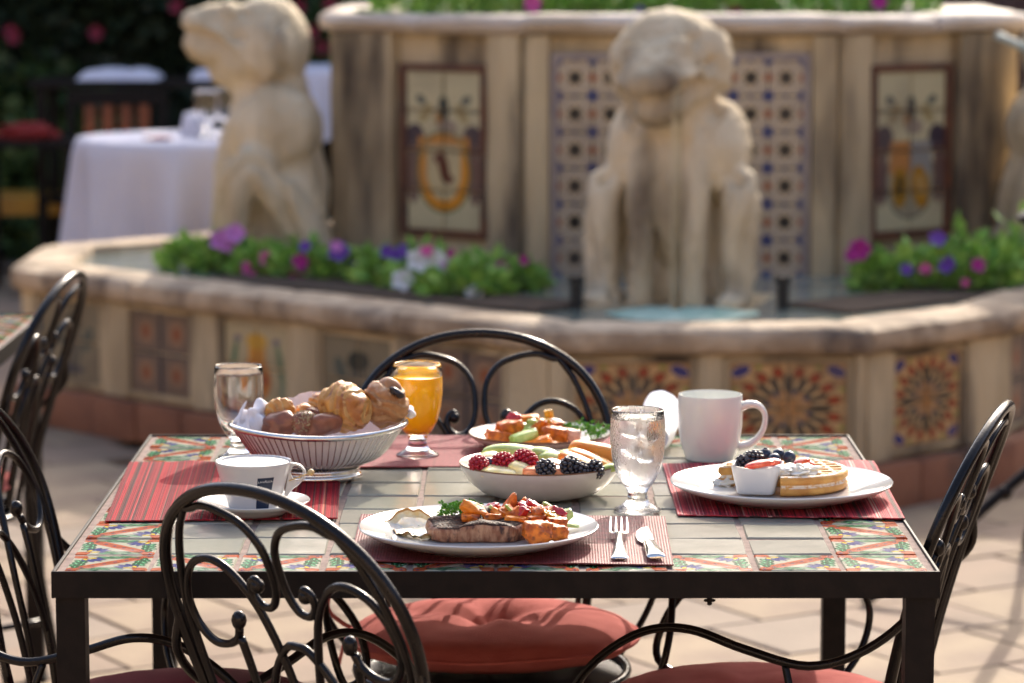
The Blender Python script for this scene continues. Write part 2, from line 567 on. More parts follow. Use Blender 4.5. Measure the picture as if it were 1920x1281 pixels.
def make_chair(cm=None):
    t = empty('iron_chair', label='x', cat='chair')
    arch = [(.16, .46), (.17, .55), (.186, .62), (.2, .68), (.206, .74), (.195, .79), (.165, .834), (.12, .866), (.065, .886), (0, .893)]
    full = arch + mir(arch[:-1])[::-1]
    # hind legs splay to the floor
    leg = lambda s: [Vector((s * .175, -.27, .022)), Vector((s * .168, -.235, .2)), Vector((s * .162, -.21, .36))]
    pts = leg(1) + bp(full) + leg(-1)[::-1]
    MB().add(*tube(pts, .0075, 10)).obj('back_frame', CHAIR_M, t, smooth=180)
    for s in (1, -1):
        ms = (lambda p: p) if s == 1 else mir
        sc = [(.135, .8565), (.118, .856), (.095, .8625), (.066, .860), (.033, .848), (.012, .823), (.0075, .79), (.011, .767), (.023, .750), (.040, .748), (.052, .760), (.051, .774), (.042, .780), (.036, .774)]
        mb = MB().add(*tube(bp(ms(sc)), .0050, 8))
        mb.add(*blob(.009, .009, .009, 2, c=back_pt(*ms([(.041, .772)])[0])))
        mb.obj('scroll', CHAIR_M, t, smooth=180)
        post = [(.128, .856), (.152, .825), (.172, .780), (.184, .73), (.182, .68), (.168, .6), (.152, .52), (.145, .455)]
        MB().add(*tube(bp(ms(post)), .0050, 8)).obj('back_rod', CHAIR_M, t, smooth=180)
        low = [(.010, .455), (.012, .56), (.02, .64), (.034, .70), (.055, .752), (.085, .785), (.115, .795), (.148, .785), (.168, .762), (.177, .733), (.170, .705), (.150, .688), (.125, .688), (.105, .698), (.097, .712)]
        mb = MB().add(*tube(bp(ms(low)), .0050, 8))
        mb.add(*blob(.009, .009, .012, 2, c=back_pt(*ms([(.094, .722)])[0])))
        mb.obj('scroll', CHAIR_M, t, smooth=180)
        stem = [(.099, .70), (.092, .65), (.082, .56), (.07, .455)]
        MB().add(*tube(bp(ms(stem)), .005, 8)).obj('back_rod', CHAIR_M, t, smooth=180)
        # arm
        arm = [back_pt(s * .203, .715), (s * .215, -.255, .665), (s * .235, -.20, .615), (s * .250, -.13, .592), (s * .258, -.05, .61), (s * .262, .02, .632), (s * .26, .08, .625),
               (s * .255, .14, .585), (s * .245, .18, .53), (s * .225, .185, .475), (s * .19, .12, .452)]
        MB().add(*tube(arm, .0058, 8)).obj('arm', CHAIR_M, t, smooth=180)
        MB().add(*tube([(s * .252, -.10, .594), (s * .262, -.11, .55), (s * .24, -.10, .50), (s * .198, -.07, .452)], .0050, 8)).obj('arm_support', CHAIR_M, t, smooth=180)
        MB().add(*tube([(s * .15, .13, .45), (s * .165, .16, .3), (s * .175, .18, .15), (s * .18, .19, .0225)], .0085, 8)).obj('leg', CHAIR_M, t, smooth=180)
    MB().add(*tube(bp([(-.085, .52), (-.075, .60), (-.05, .665), (-.02, .70), (0, .705), (.02, .70), (.05, .665), (.075, .60), (.085, .52)]), .005, 8)).obj('back_arch', CHAIR_M, t, smooth=180)
    ring = [(.205 * math.cos(a), .205 * math.sin(a) - .01, .452) for a in np.linspace(0, 2 * math.pi, 25)[:-1]]
    mb = MB().add(*tube(ring, .007, 8, closed=True, smooth=2))
    mb.add(*lathe([(0, .447), (.2, .447), (.2, .4495), (0, .4495)], 32), M=M4((0, -.01, 0)))
    mb.obj('seat', CHAIR_M, t, smooth=60)
    mb = MB().add(*tube([(-.164, -.22, .22), (-.06, -.04, .2), (.06, -.04, .2), (.164, -.22, .22)], .006, 8))
    mb.obj('stretcher', CHAIR_M, t, smooth=180)
    return t

def cushion_mesh(name, m, seed=0, r=.205, thick=.042):
    v, f = [], []
    n, k = 72, 20
    for side in (1, -1):
        for i in range(k + 1):
            q = i / k
            for j in range(n):
                a = 2 * math.pi * j / n
                prof = math.sqrt(max(0, 1 - q ** 3.0))
                d = min(1, q / .45)
                tuft = 1 - .8 * math.exp(-(q / .2) ** 2)
                wr = .16 * math.sin(5 * a + seed) * math.exp(-((q - .38) / .26) ** 2) + .02 * math.sin(9 * a + 1.3 * seed) * math.exp(-((q - .3) / .18) ** 2)
                wr += .07 * noise.noise(Vector((q * 3 * math.cos(a), q * 3 * math.sin(a), seed)))
                z = side * thick * .76 * prof * (tuft + wr + .25 * q * (1 - q ** 6))
                rr = r * q * (1 + .035 * math.cos(2 * a + .6) + .02 * math.sin(3 * a + seed) + .008 * math.sin(23 * a))
                v.append((rr * math.cos(a), rr * math.sin(a) * 1.08, z + thick))
    st = (k + 1) * n
    for s, off in ((1, 0), (-1, st)):
        for i in range(k):
            for j in range(n):
                j2 = (j + 1) % n
                q = (off + i * n + j, off + (i + 1) * n + j, off + (i + 1) * n + j2, off + i * n + j2)
                f.append(q if s == 1 else q[::-1])
    return MB().add(v, f).mesh(name, m, 180)

def tie_mesh(m):
    mb = MB()
    mb.add(*tube([(0, 0, 0), (.02, -.03, .01), (.035, -.05, .03), (.03, -.055, .06)], .004, 6, flat=.4))
    mb.add(*tube([(0, 0, 0), (.01, -.04, -.02), (.02, -.05, -.07), (.012, -.05, -.10)], .004, 6, flat=.4))
    return mb.mesh('cushion_tie', m, 180)

cush_me = cushion_mesh('seat_cushion', CUSH, 1)
cush_dk = cushion_mesh('seat_cushion', CUSH_D, 2)
def piping_mesh(m, seed, r=.205, thick=.042):
    pts = []
    for j in range(48):
        a = 2 * math.pi * j / 48
        rr = r * 1.002 * (1 + .035 * math.cos(2 * a + .6) + .02 * math.sin(3 * a + seed))
        pts.append((rr * math.cos(a), rr * math.sin(a) * 1.08, thick + .0015 * math.sin(5 * a)))
    return MB().add(*tube(pts, .0032, 8, closed=True, smooth=3)).mesh('piping', m, 180)
pip_me, pip_dk = piping_mesh(CUSH, 1), piping_mesh(CUSH_D, 2)
BTN = {id(CUSH): MB().add(*blob(.011, .011, .006, 3, c=(0, 0, .050))).mesh('button', CUSH, 180), id(CUSH_D): MB().add(*blob(.011, .011, .006, 3, c=(0, 0, .050))).mesh('button', CUSH_D, 180)}
tie_me, tie_dk = tie_mesh(CUSH), tie_mesh(CUSH_D)

def add_cushion(t, label, me, tme, rz):
    c = link('seat_cushion', me, None, t.location + Vector((0, 0, .4605)), (0, 0, t.rotation_euler.z + rz))
    c.location += Vector((0, -.01, 0)); c.rotation_euler.x = 0
    tag(c, label, 'cushion', 'round cushions on the iron chairs')
    if 'middle of the table' in label:
        c.location += Vector((0, .035, 0)); c.scale = (.98, .90, .92)
    if 'in the lower' in label:
        c.location += Vector((0, -.035, 0)); c.scale = (.93, .93, .62)
    link('piping', pip_dk if me is cush_dk else pip_me, c)
    link('button', BTN[id(CUSH_D if me is cush_dk else CUSH)], c)
    for s in ((1, -1) if 'middle of the table' in label else ()):
        link('cushion_tie', tme, c, (s * .15, -.15, .03), (0, 0, 0), (s, 1, 1))
    return c

ch0 = make_chair()
ch0['group'] = 'black iron scroll back chairs'
specs = [
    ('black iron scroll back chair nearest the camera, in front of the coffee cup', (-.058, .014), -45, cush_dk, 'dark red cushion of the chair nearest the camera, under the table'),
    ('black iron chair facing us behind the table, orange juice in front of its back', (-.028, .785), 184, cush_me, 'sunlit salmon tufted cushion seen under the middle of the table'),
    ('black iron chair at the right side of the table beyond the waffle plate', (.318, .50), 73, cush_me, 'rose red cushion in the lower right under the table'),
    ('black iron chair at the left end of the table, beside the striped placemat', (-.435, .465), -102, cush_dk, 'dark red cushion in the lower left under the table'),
    ('blurred black iron chair at far left drawn up to the empty tiled table', (-1.11, 2.06), 84, cush_me, 'red cushion of the blurred chair by the empty tiled table'),
]
for i, (lab, (x, y), rz, cm, cl) in enumerate(specs):
    c = ch0 if i == 0 else copy_tree(ch0)
    c['label'] = lab
    c.location = (x, y, 0)
    c.rotation_euler = (0, 0, R(rz))
    if i == 1: c.scale = (.94, 1, 1)
    if i == 0: c.scale = (1, 1, .991)
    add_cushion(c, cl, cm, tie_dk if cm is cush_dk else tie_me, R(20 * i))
# ------------------------------------------------------------------ fountain
scene.view_settings.exposure = scene.view_settings.exposure
FC = .50
half = [(.41, 4.45), (2.0, 6.0), (2.0, 6.62), (1.62, 6.98)]
poly = [(FC - x, y) for x, y in half] + [(FC - .5, 8.3), (FC + .5, 8.3)] + [(2.0, 7.2), (2.05, 6.3), (1.305, 4.835), (.91, 4.45)]
# poly runs: front-left corner, left corner, ..., back, ..., right corner, front-right corner
def offset(poly, d):
    """inward offset of a closed polygon (given clockwise seen from above)"""
    n = len(poly); out = []
    cx = sum(p[0] for p in poly) / n; cy = sum(p[1] for p in poly) / n
    for i in range(n):
        p0, p1, p2 = Vector(poly[i - 1]), Vector(poly[i]), Vector(poly[(i + 1) % n])
        e1, e2 = (p1 - p0).normalized(), (p2 - p1).normalized()
        n1, n2 = Vector((e1.y, -e1.x)), Vector((e2.y, -e2.x))
        if n1.dot(Vector((cx, cy)) - p1) < 0: n1 = -n1
        if n2.dot(Vector((cx, cy)) - p1) < 0: n2 = -n2
        b = (n1 + n2)
        out.append(tuple(p1 + b * (d / (1 + n1.dot(n2)))))
    return out

fountain = empty('fountain', (FC, 6.5, 0), label='weathered stone fountain basin with painted tile panels behind the breakfast table', cat='fountain')
FO = Vector((FC, 6.5, 0))
def fpart(mb, name, m, smooth=40, parent=None):
    off = FO if parent is None else Vector(parent['off'])
    mb.v = [(p[0] - off.x, p[1] - off.y, p[2] - off.z) for p in mb.v]
    return mb.obj(name, m, parent or fountain, smooth)

def ringstones(poly, width, prof, step, name, m, gap=.004, jit=.0, parent=None, sides=None):
    """stones laid along a polygon; prof = [(across 0..1, z)]"""
    q = offset(poly, width)
    n = len(poly)
    for i in range(n):
        if sides is not None and i not in sides: continue
        a, b, c, d = Vector(poly[i]), Vector(poly[(i + 1) % n]), Vector(q[i]), Vector(q[(i + 1) % n])
        Ln = (b - a).length
        k = max(1, round(Ln / step))
        for s in range(k):
            t0, t1 = s / k + gap / Ln * (s > 0), (s + 1) / k - gap / Ln * (s < k - 1)
            dz = random.uniform(-jit, jit); do = random.uniform(-jit, jit)
            mb = MB(); v, f = [], []
            m_ = len(prof)
            ks = [0, .06, .3, .7, .94, 1]
            for e in ks:
                t = t0 + (t1 - t0) * e
                o_, i_ = a.lerp(b, t), c.lerp(d, t)
                sh = .0035 if e in (0, 1) else 0
                for x, z in prof:
                    w = (o_ - i_).normalized()
                    pt = o_.lerp(i_, x) + w * do - w * sh * (1 if x < .5 else -1)
                    nz = noise.noise(Vector((pt.x * 7, pt.y * 7, z * 9))) * .006
                    v.append((pt.x + nz, pt.y + nz, z + dz + nz * .6 - (sh if z > prof[0][1] + .01 else 0)))
            for e in range(len(ks) - 1):
                for x in range(m_):
                    f.append((e * m_ + x, e * m_ + (x + 1) % m_, (e + 1) * m_ + (x + 1) % m_, (e + 1) * m_ + x))
            f.append(tuple(range(m_))[::-1]); f.append(tuple((len(ks) - 1) * m_ + x for x in range(m_)))
            mb.add(v, f)
            fpart(mb, name, m, 50, parent)

def solidring(poly, w, z0, z1):
    q = offset(poly, w); n = len(poly)
    v = [(x, y, z0) for x, y in poly] + [(x, y, z1) for x, y in poly] + [(x, y, z0) for x, y in q] + [(x, y, z1) for x, y in q]
    f = []
    for i in range(n):
        j = (i + 1) % n
        f += [(i, j, n + j, n + i), (2 * n + j, 2 * n + i, 3 * n + i, 3 * n + j), (n + i, n + j, 3 * n + j, 3 * n + i), (j, i, 2 * n + i, 2 * n + j)]
    return v, f

rim = [(0, .425), (-.07, .436), (-.10, .460), (-.07, .483), (.06, .494), (.5, .498), (.95, .494), (1, .482), (1, .425)]
ringstones(poly, .165, rim, .62, 'coping_stone', COPING, jit=.002)
body = offset(poly, .035)
fpart(MB().add(*solidring(body, .14, .02, .424)), 'basin_wall', STONE, 0)
foot = offset(poly, -.035)
step_prof = [(0, .024), (0, .125), (.08, .137), (1, .137), (1, .024)]
ringstones(foot, .06, step_prof, .21, 'terracotta_block', TERRA, jit=.003, sides=(0, 1, 2, 7, 8, 9))
fpart(MB().add(*solidring(offset(poly, .02), .2, .022, .12)), 'plinth', TERRA, 0)
# water
wq = offset(poly, .15)
WATER = mat('pool_water', (.26, .30, .255), .08, col2=(.17, .20, .17), vs=3, bump=.012, bs=9, bdet=3, spec=.8)
wv = [(x, y, .474) for x, y in wq]
wo_ = fpart(MB().add(wv, [tuple(range(len(wv)))]), 'basin_water', WATER, 0)
wo_['label'] = 'grey green water lying in the fountain basin'

# prints of the basin panels
def art_rosette():
    p = Paint(384, 384, (.66, .50, .32))
    c = .5
    for k in range(16):
        a = k * math.pi / 8
        p.ell(c + .44 * math.cos(a), c + .44 * math.sin(a), .085, .06, a, (.76, .60, .40), (.52, .38, .24), .01)
    for k in range(16):
        a = k * math.pi / 8 + math.pi / 16
        p.ell(c + .40 * math.cos(a), c + .40 * math.sin(a), .052, .040, a, (.62, .22, .06), (.22, .08, .04), .012)
    for k in range(16):
        a = k * math.pi / 8
        p.seg(c + .20 * math.cos(a), c + .20 * math.sin(a), c + .33 * math.cos(a), c + .33 * math.sin(a), .055, (.14, .14, .14))
        a += math.pi / 16
        p.seg(c + .14 * math.cos(a), c + .14 * math.sin(a), c + .30 * math.cos(a), c + .30 * math.sin(a), .022, (.80, .68, .48))
    for k in range(16):
        a = k * math.pi / 8 + .2
        p.ell(c + .17 * math.cos(a), c + .17 * math.sin(a), .035, .02, a, (.20, .22, .34) if k % 2 else (.70, .50, .32))
    p.star(c, c, .11, 8, .35, (.62, .44, .26)); p.ell(c, c, .04, .04, 0, (.80, .55, .28))
    for x in (.09, .91):
        for y in (.09, .91):
            p.ell(x, y, .095, .06, math.copysign(.6, (x - .5) * (y - .5)) * -1, (.15, .14, .42), (.85, .72, .5), .012)
    for x, y in ((.25, .04), (.75, .04), (.04, .3), (.96, .3), (.25, .96), (.75, .96), (.04, .7), (.96, .7)):
        p.ell(x, y, .03, .02, 0, (.55, .62, .25))
    return p.grain(.12).a
def art_vase():
    p = Paint(256, 256, (.70, .64, .50))
    p.ell(.5, .36, .20, .24, 0, (.78, .46, .14), (.5, .3, .12)); p.ell(.5, .36, .17, .09, 0, (.62, .20, .06)); p.rect(.38, .62, .55, .72, (.80, .55, .20))
    p.ell(.5, .80, .15, .1, 0, (.78, .60, .22))
    for s in (-1, 1):
        p.ell(.5 + s * .36, .55, .045, .26, s * .2, (.30, .45, .33)); p.ell(.5 + s * .38, .2, .03, .15, 0, (.35, .5, .42))
        p.ell(.5 + s * .30, .82, .06, .04, 0, (.42, .40, .45))
    return p.grain(.15).a
def art_brown():
    p = Paint(256, 256, (.46, .38, .32))
    for x in (.25, .75):
        for y in (.25, .75):
            p.ell(x, y, .17, .19, 0, (.55, .43, .34), (.32, .28, .28), .02); p.ell(x, y, .07, .09, 0, (.56, .30, .17))
    p.rect(.48, .52, 0, 1, (.30, .27, .28)); p.rect(0, 1, .48, .52, (.30, .27, .28))
    return p.grain(.2).a
def art_grey():
    p = Paint(256, 256, (.50, .46, .37))
    p.ell(.5, .72, .15, .12, .2, (.17, .19, .17)); p.ell(.5, .4, .12, .2, 0, (.40, .38, .33), (.22, .22, .2), .02); p.ell(.25, .6, .08, .16, .4, (.30, .33, .30)); p.ell(.75, .55, .08, .16, -.4, (.30, .33, .30))
    p.ell(.5, .15, .2, .06, 0, (.26, .27, .3))
    return p.grain(.2).a
def art_lattice():
    n = 2
    p = Paint(256, 256, (.72, .65, .55))
    for i in range(3):
        for j in range(3):
            x, y = i / 2, j / 2
            if (i, j) == (1, 1): continue
            if (i, j) == (0, 0):
                for q in ((0, .5, .5, 1), (.5, 1, 1, .5), (1, .5, .5, 0), (.5, 0, 0, .5)): p.seg(*q, .035, (.36, .38, .46))
            if (i + j) % 2 == 0: p.star(x, y, .17, 8, .3, (.20, .27, .50))
            elif j == 1: p.star(x, y, .12, 8, .3, (.64, .32, .14))
    p.star(.5, .5, .31, 8, .22, (.74, .66, .54)); p.star(.5, .5, .23, 8, .25, (.05, .05, .07))
    return p.grain(.08).a
def art_shield(k):
    p = Paint(256, 448, (.74, .70, .56), 1, 1.75)
    D, DR = (.18, .16, .16), (.34, .12, .09)
    # dark mantle hanging to each side
    for s in (-1, 1):
        p.ell(.5 + s * .40, 1.0, .14, .17, s * .3, (.24, .20, .25)); p.ell(.5 + s * .42, .62, .09, .33, 0, (.40, .30, .28)); p.ell(.5 + s * .30, 1.42, .08, .05, s * .6, (.34, .36, .33))
        p.ell(.5 + s * .24, 1.28, .06, .12, s * .8, (.62, .55, .38))
    p.ell(.5, 1.33, .05, .13, 0, (.22, .26, .25)); p.ell(.46, 1.2, .05, .11, .3, (.62, .42, .16)); p.ell(.55, 1.14, .12, .09, 0, (.58, .52, .46))
    if k == 0:
        p.rect(.16, .84, .62, 1.02, (.80, .52, .12)); p.ell(.5, .64, .34, .42, 0, (.80, .52, .12), (.34, .38, .22), .03)
        p.rect(.27, .73, .64, .93, (.74, .68, .52)); p.ell(.5, .64, .23, .30, 0, (.74, .68, .52)); p.ell(.5, .7, .055, .20, .22, DR); p.ell(.44, .8, .07, .05, 0, DR); p.ell(.56, .56, .07, .05, 0, DR)
    else:
        p.ell(.5, .55, .34, .40, 0, (.60, .56, .46), (.30, .30, .28), .02)
        p.rect(.2, .5, .62, .98, (.70, .48, .27)); p.rect(.5, .8, .62, .98, (.55, .54, .52))
        p.ell(.36, .48, .12, .22, 0, (.62, .45, .12)); p.ell(.64, .48, .12, .24, .2, (.66, .46, .10)); p.ell(.36, .5, .05, .12, 0, (.3, .24, .14)); p.ell(.64, .5, .04, .12, .2, (.72, .60, .4))
    return p.grain(.1).a

WK = dict(wear=.5, wearcol=(.13, .09, .06), wlo=.48, whi=.72)
M_ROS = imgmat('rosette_print', art_rosette(), .35, bump=.004, bs=25, **WK)
M_VAS = imgmat('vase_print', art_vase(), .35, bump=.004, bs=25, **WK)
M_BRN = imgmat('brown_print', art_brown(), .45, bump=.004, bs=25, **WK)
M_GRY = imgmat('grey_print', art_grey(), .45, bump=.004, bs=25, **WK)
M_LAT = imgmat('lattice_print', art_lattice(), .3, bump=.003, bs=25, wear=.55, wearcol=(.20, .15, .12), wlo=.5, whi=.75, wscale=6)
M_SH = [imgmat('shield_print', art_shield(k), .3, bump=.003, bs=25, wear=.5, wearcol=(.20, .15, .11), wlo=.5, whi=.75, wscale=6) for k in (0, 1)]
FRAME = mat('tile_frame', (.17, .06, .03), .5, col2=(.08, .04, .03), vs=9, bump=.002, bs=40)
BANDM = mat('glazed_border', (.24, .20, .20), .4, col2=(.34, .28, .24), vs=14, bump=.002, bs=40)

def face_frame(a, b):
    a, b = Vector(a), Vector(b)
    e = (b - a).normalized()
    nrm = Vector((e.y, -e.x))
    if nrm.dot(Vector((FC, 7)) - a) > 0: nrm = -nrm
    return a, e, nrm

def panel(a, e, nrm, s0, s1, z0, z1, nx, nz, m, parent, frame_m=None, fw=.012, name='tile', proud=.006, flip=False, g_=.0025):
    """grid of separate tiles with their own slice of the print, on a backing"""
    def P(s, d, z): return (a.x + e.x * s + nrm.x * d, a.y + e.y * s + nrm.y * d, z)
    if frame_m:
        for (p, q, r, t) in ((s0 - fw, s1 + fw, z1, z1 + fw), (s0 - fw, s1 + fw, z0 - fw, z0), (s0 - fw, s0, z0, z1), (s1, s1 + fw, z0, z1)):
            mb = MB()
            v = [P(p, 0, r), P(q, 0, r), P(q, 0, t), P(p, 0, t), P(p, proud + .008, r), P(q, proud + .008, r), P(q, proud + .008, t), P(p, proud + .008, t)]
            mb.add(v, [(4, 5, 6, 7), (0, 1, 5, 4), (1, 2, 6, 5), (2, 3, 7, 6), (3, 0, 4, 7)])
            fpart(mb, 'panel_frame', frame_m, 0, parent)
    for i in range(nx):
        for j in range(nz):
            u0, u1 = i / nx, (i + 1) / nx
            w0, w1 = j / nz, (j + 1) / nz
            S0, S1, Z0, Z1 = s0 + (s1 - s0) * u0 + g_, s0 + (s1 - s0) * u1 - g_, z0 + (z1 - z0) * w0 + g_, z0 + (z1 - z0) * w1 - g_
            d = proud + random.uniform(-.0015, .0015)
            v = [P(S0, 0, Z0), P(S1, 0, Z0), P(S1, 0, Z1), P(S0, 0, Z1), P(S0 + .002, d, Z0 + .002), P(S1 - .002, d, Z0 + .002), P(S1 - .002, d, Z1 - .002), P(S0 + .002, d, Z1 - .002)]
            U0, U1 = (1 - u0, 1 - u1) if flip else (u0, u1)
            if m is M_LAT: U0, U1, w0, w1 = 0, 1, 0, 1
            uv = [[(U0, w0), (U1, w0), (U1, w1), (U0, w1)], [(U0, w0), (U1, w0), (U1, w0), (U0, w0)], [(U1, w0), (U1, w1), (U1, w1), (U1, w0)], [(U1, w1), (U0, w1), (U0, w1), (U1, w1)], [(U0, w1), (U0, w0), (U0, w0), (U0, w1)]]
            fpart(MB().add(v, [(4, 5, 6, 7), (0, 1, 5, 4), (1, 2, 6, 5), (2, 3, 7, 6), (3, 0, 4, 7)], uv=uv), name, m, 0, parent)

def pier(a, e, nrm, s0, s1, z0, z1, d, parent=None, m=None):
    def P(s, q, z): return (a.x + e.x * s + nrm.x * q, a.y + e.y * s + nrm.y * q, z)
    v, f = [], []
    K, J = 9, 6
    for k in range(K):
        z = z0 + (z1 - z0) * k / (K - 1)
        for j in range(J):
            t = j / (J - 1)
            s = s0 + (s1 - s0) * t
            dd = (-.03 if j in (0, J - 1) else d) + noise.noise(Vector((s * 9 + a.x * 5, z * 6, 3))) * .009
            if j in (1, J - 2): dd -= .006
            if j == 1: s = s0 + .002
            if j == J - 2: s = s1 - .002
            v.append(P(s, dd, z))
    for k in range(K - 1):
        for j in range(J - 1):
            f.append((k * J + j, k * J + j + 1, (k + 1) * J + j + 1, (k + 1) * J + j))
    f.append(tuple(range(J))[::-1]); f.append(tuple((K - 1) * J + j for j in range(J)))
    fpart(MB().add(v, f), 'pier', m or STONE, 40, parent)

bn = len(body)
# front face A (body[9] is front right, body[0] front left)
a, e, nm = face_frame(body[0], body[-1])
LA = (Vector(body[0]) - Vector(body[-1])).length
cur = [(.055, .355), (.45, .755)]
for s0, s1 in cur: panel(a, e, nm, s0, s1, .160, .402, 2, 2, M_ROS, None, STONE, .01)
for s0, s1 in ((-.01, .042), (.368, .437), (.768, LA + .01)): pier(a, e, nm, s0, s1, .14, .421, .022)
# left diagonal
a, e, nm = face_frame(body[0], body[1])
LB = (Vector(body[1]) - Vector(body[0])).length
for k, (s0, mm) in enumerate(((.17, M_BRN), (.585, M_GRY), (1.0, M_VAS), (1.42, M_BRN), (1.83, M_GRY))):
    panel(a, e, nm, s0, s0 + .275, .160, .402, 2, 2, mm, None, STONE, .01, flip=True)
    pier(a, e, nm, (s0 - .127 if k else .0), s0 - .013, .14, .421, .022)
pier(a, e, nm, 2.118, LB + .01, .14, .421, .022)
# right diagonal
a, e, nm = face_frame(body[-1], body[-2])
LR = (Vector(body[-2]) - Vector(body[-1])).length
panel(a, e, nm, .115, .395, .160, .402, 2, 2, M_ROS, None, STONE, .01)
pier(a, e, nm, 0, .102, .14, .421, .026); pier(a, e, nm, .408, LR + .01, .14, .421, .026)
a, e, nm = face_frame(body[-2], body[-3])
for k in range(3):
    s0 = .14 + .45 * k
    panel(a, e, nm, s0, s0 + .29, .160, .402, 2, 2, M_BRN, None, STONE, .01)
    pier(a, e, nm, (s0 - .15 if k else .0), s0 - .013, .14, .421, .022)
a, e, nm = face_frame(body[1], body[2])
for s0, s1 in ((0, .1), (.5, .62)): pier(a, e, nm, s0, s1, .14, .421, .022)

# central block
chalf = [(.465, 5.925), (1.045, 6.325), (1.045, 7.2), (.465, 7.6)]
cpoly = [(FC - x, y) for x, y in chalf] + [(FC + x, y) for x, y in chalf[::-1]]
block = empty('fountain_block', tuple(FO), label='raised eight sided stone block of the fountain with heraldic tile panels, planted on top', cat='fountain block')
block['off'] = tuple(FO)
def prism(poly, z0, z1, nz=10, amp=.01):
    n = len(poly); v, f = [], []
    K = 7
    ring_ = []
    for i in range(n):
        for k in range(K): ring_.append(Vector(poly[i]).lerp(Vector(poly[(i + 1) % n]), k / K))
    c = sum((Vector(p) for p in poly), Vector((0, 0))) / n
    for j in range(nz + 1):
        z = z0 + (z1 - z0) * j / nz
        for p in ring_:
            q = p + (p - c).normalized() * noise.noise(Vector((p.x * 6, p.y * 6, z * 4))) * amp
            v.append((q.x, q.y, z))
    m = len(ring_)
    for j in range(nz):
        for i in range(m): f.append((j * m + i, j * m + (i + 1) % m, (j + 1) * m + (i + 1) % m, (j + 1) * m + i))
    f.append(tuple(nz * m + i for i in range(m)))
    return v, f
fpart(MB().add(*prism(offset(cpoly, .012), .4, 1.185)), 'wall', STONE, 50, block)
cop = [(0, 1.187), (-.14, 1.2), (-.17, 1.222), (-.1, 1.241), (.1, 1.247), (1, 1.247), (1, 1.187)]
ringstones(offset(cpoly, -.02), .2, cop, .42, 'coping_stone', mat('pale_coping', (.62, .53, .44), .7, col2=(.46, .36, .26), vs=6, vdet=7, bump=.006, bs=20), jit=.003, parent=block)
a, e, nm = face_frame(cpoly[0], cpoly[-1])
s0 = .135 - cpoly[0][0]
panel(a, e, nm, s0, s0 + .73, .47, 1.115, 7, 6, M_LAT, block, BANDM, .02, proud=.012, g_=.0006)
pier(a, e, nm, 0.0, s0 - .025, .42, 1.186, .024, block); pier(a, e, nm, s0 + .755, .93, .42, 1.186, .024, block)
for q, (i0, i1) in enumerate(((0, 1), (-1, -2))):
    a, e, nm = face_frame(cpoly[i0], cpoly[i1])
    L_ = (Vector(cpoly[i0]) - Vector(cpoly[i1])).length
    panel(a, e, nm, .15, .43, .59, 1.075, 2, 4, M_SH[q], block, FRAME, .02, proud=.006, flip=(q == 0))
    pier(a, e, nm, 0, .115, .42, 1.186, .035, block); pier(a, e, nm, .47, L_, .42, 1.186, .035, block)
soil = MB().add([(x, y, 1.225) for x, y in offset(cpoly, .16)], [tuple(range(8))])
SOIL = mat('soil', (.05, .032, .02), .95, col2=(.08, .05, .03), vs=20)
fpart(soil, 'soil', SOIL, 0, block)

# ------------------------------------------------------------------ stone creature statues
def bake_union(parts, vox=.010, sm=6):
    mb = MB()
    for p in parts: mb.add(*p)
    me = mb.mesh('tmp', LIMESTONE, 180)
    o = link('tmp', me)
    r = o.modifiers.new('r', 'REMESH'); r.mode = 'VOXEL'; r.voxel_size = vox; r.use_smooth_shade = True
    s = o.modifiers.new('s', 'SMOOTH'); s.factor = .6; s.iterations = sm
    dg = bpy.context.evaluated_depsgraph_get()
    out = bpy.data.meshes.new_from_object(o.evaluated_get(dg))
    bpy.data.objects.remove(o)
    out.shade_smooth()
    return out

def carve(me, curves):
    n = len(me.vertices)
    co = np.empty(n * 3); me.vertices.foreach_get('co', co); co = co.reshape(-1, 3)
    no = np.empty(n * 3); me.vertices.foreach_get('normal', no); no = no.reshape(-1, 3)
    d = np.zeros(n)
    for pts, w, dep in curves:
        P = np.array([tuple(p) for p in crom(pts, 6)])
        best = np.full(n, 9.)
        for a, b in zip(P[:-1], P[1:]):
            ab = b - a
            t = np.clip(((co - a) @ ab) / max(ab @ ab, 1e-9), 0, 1)
            best = np.minimum(best, np.linalg.norm(co - a - t[:, None] * ab, axis=1))
        d = np.maximum(d, dep * np.exp(-(best / w) ** 2))
    for i in range(n):
        p = Vector(co[i])
        d[i] += .006 * noise.noise(p * 9) + .005 * abs(noise.noise(p * 26)) + .005 * noise.noise(p * 60)
    co = co - no * d[:, None]
    me.vertices.foreach_set('co', co.ravel()); me.update()
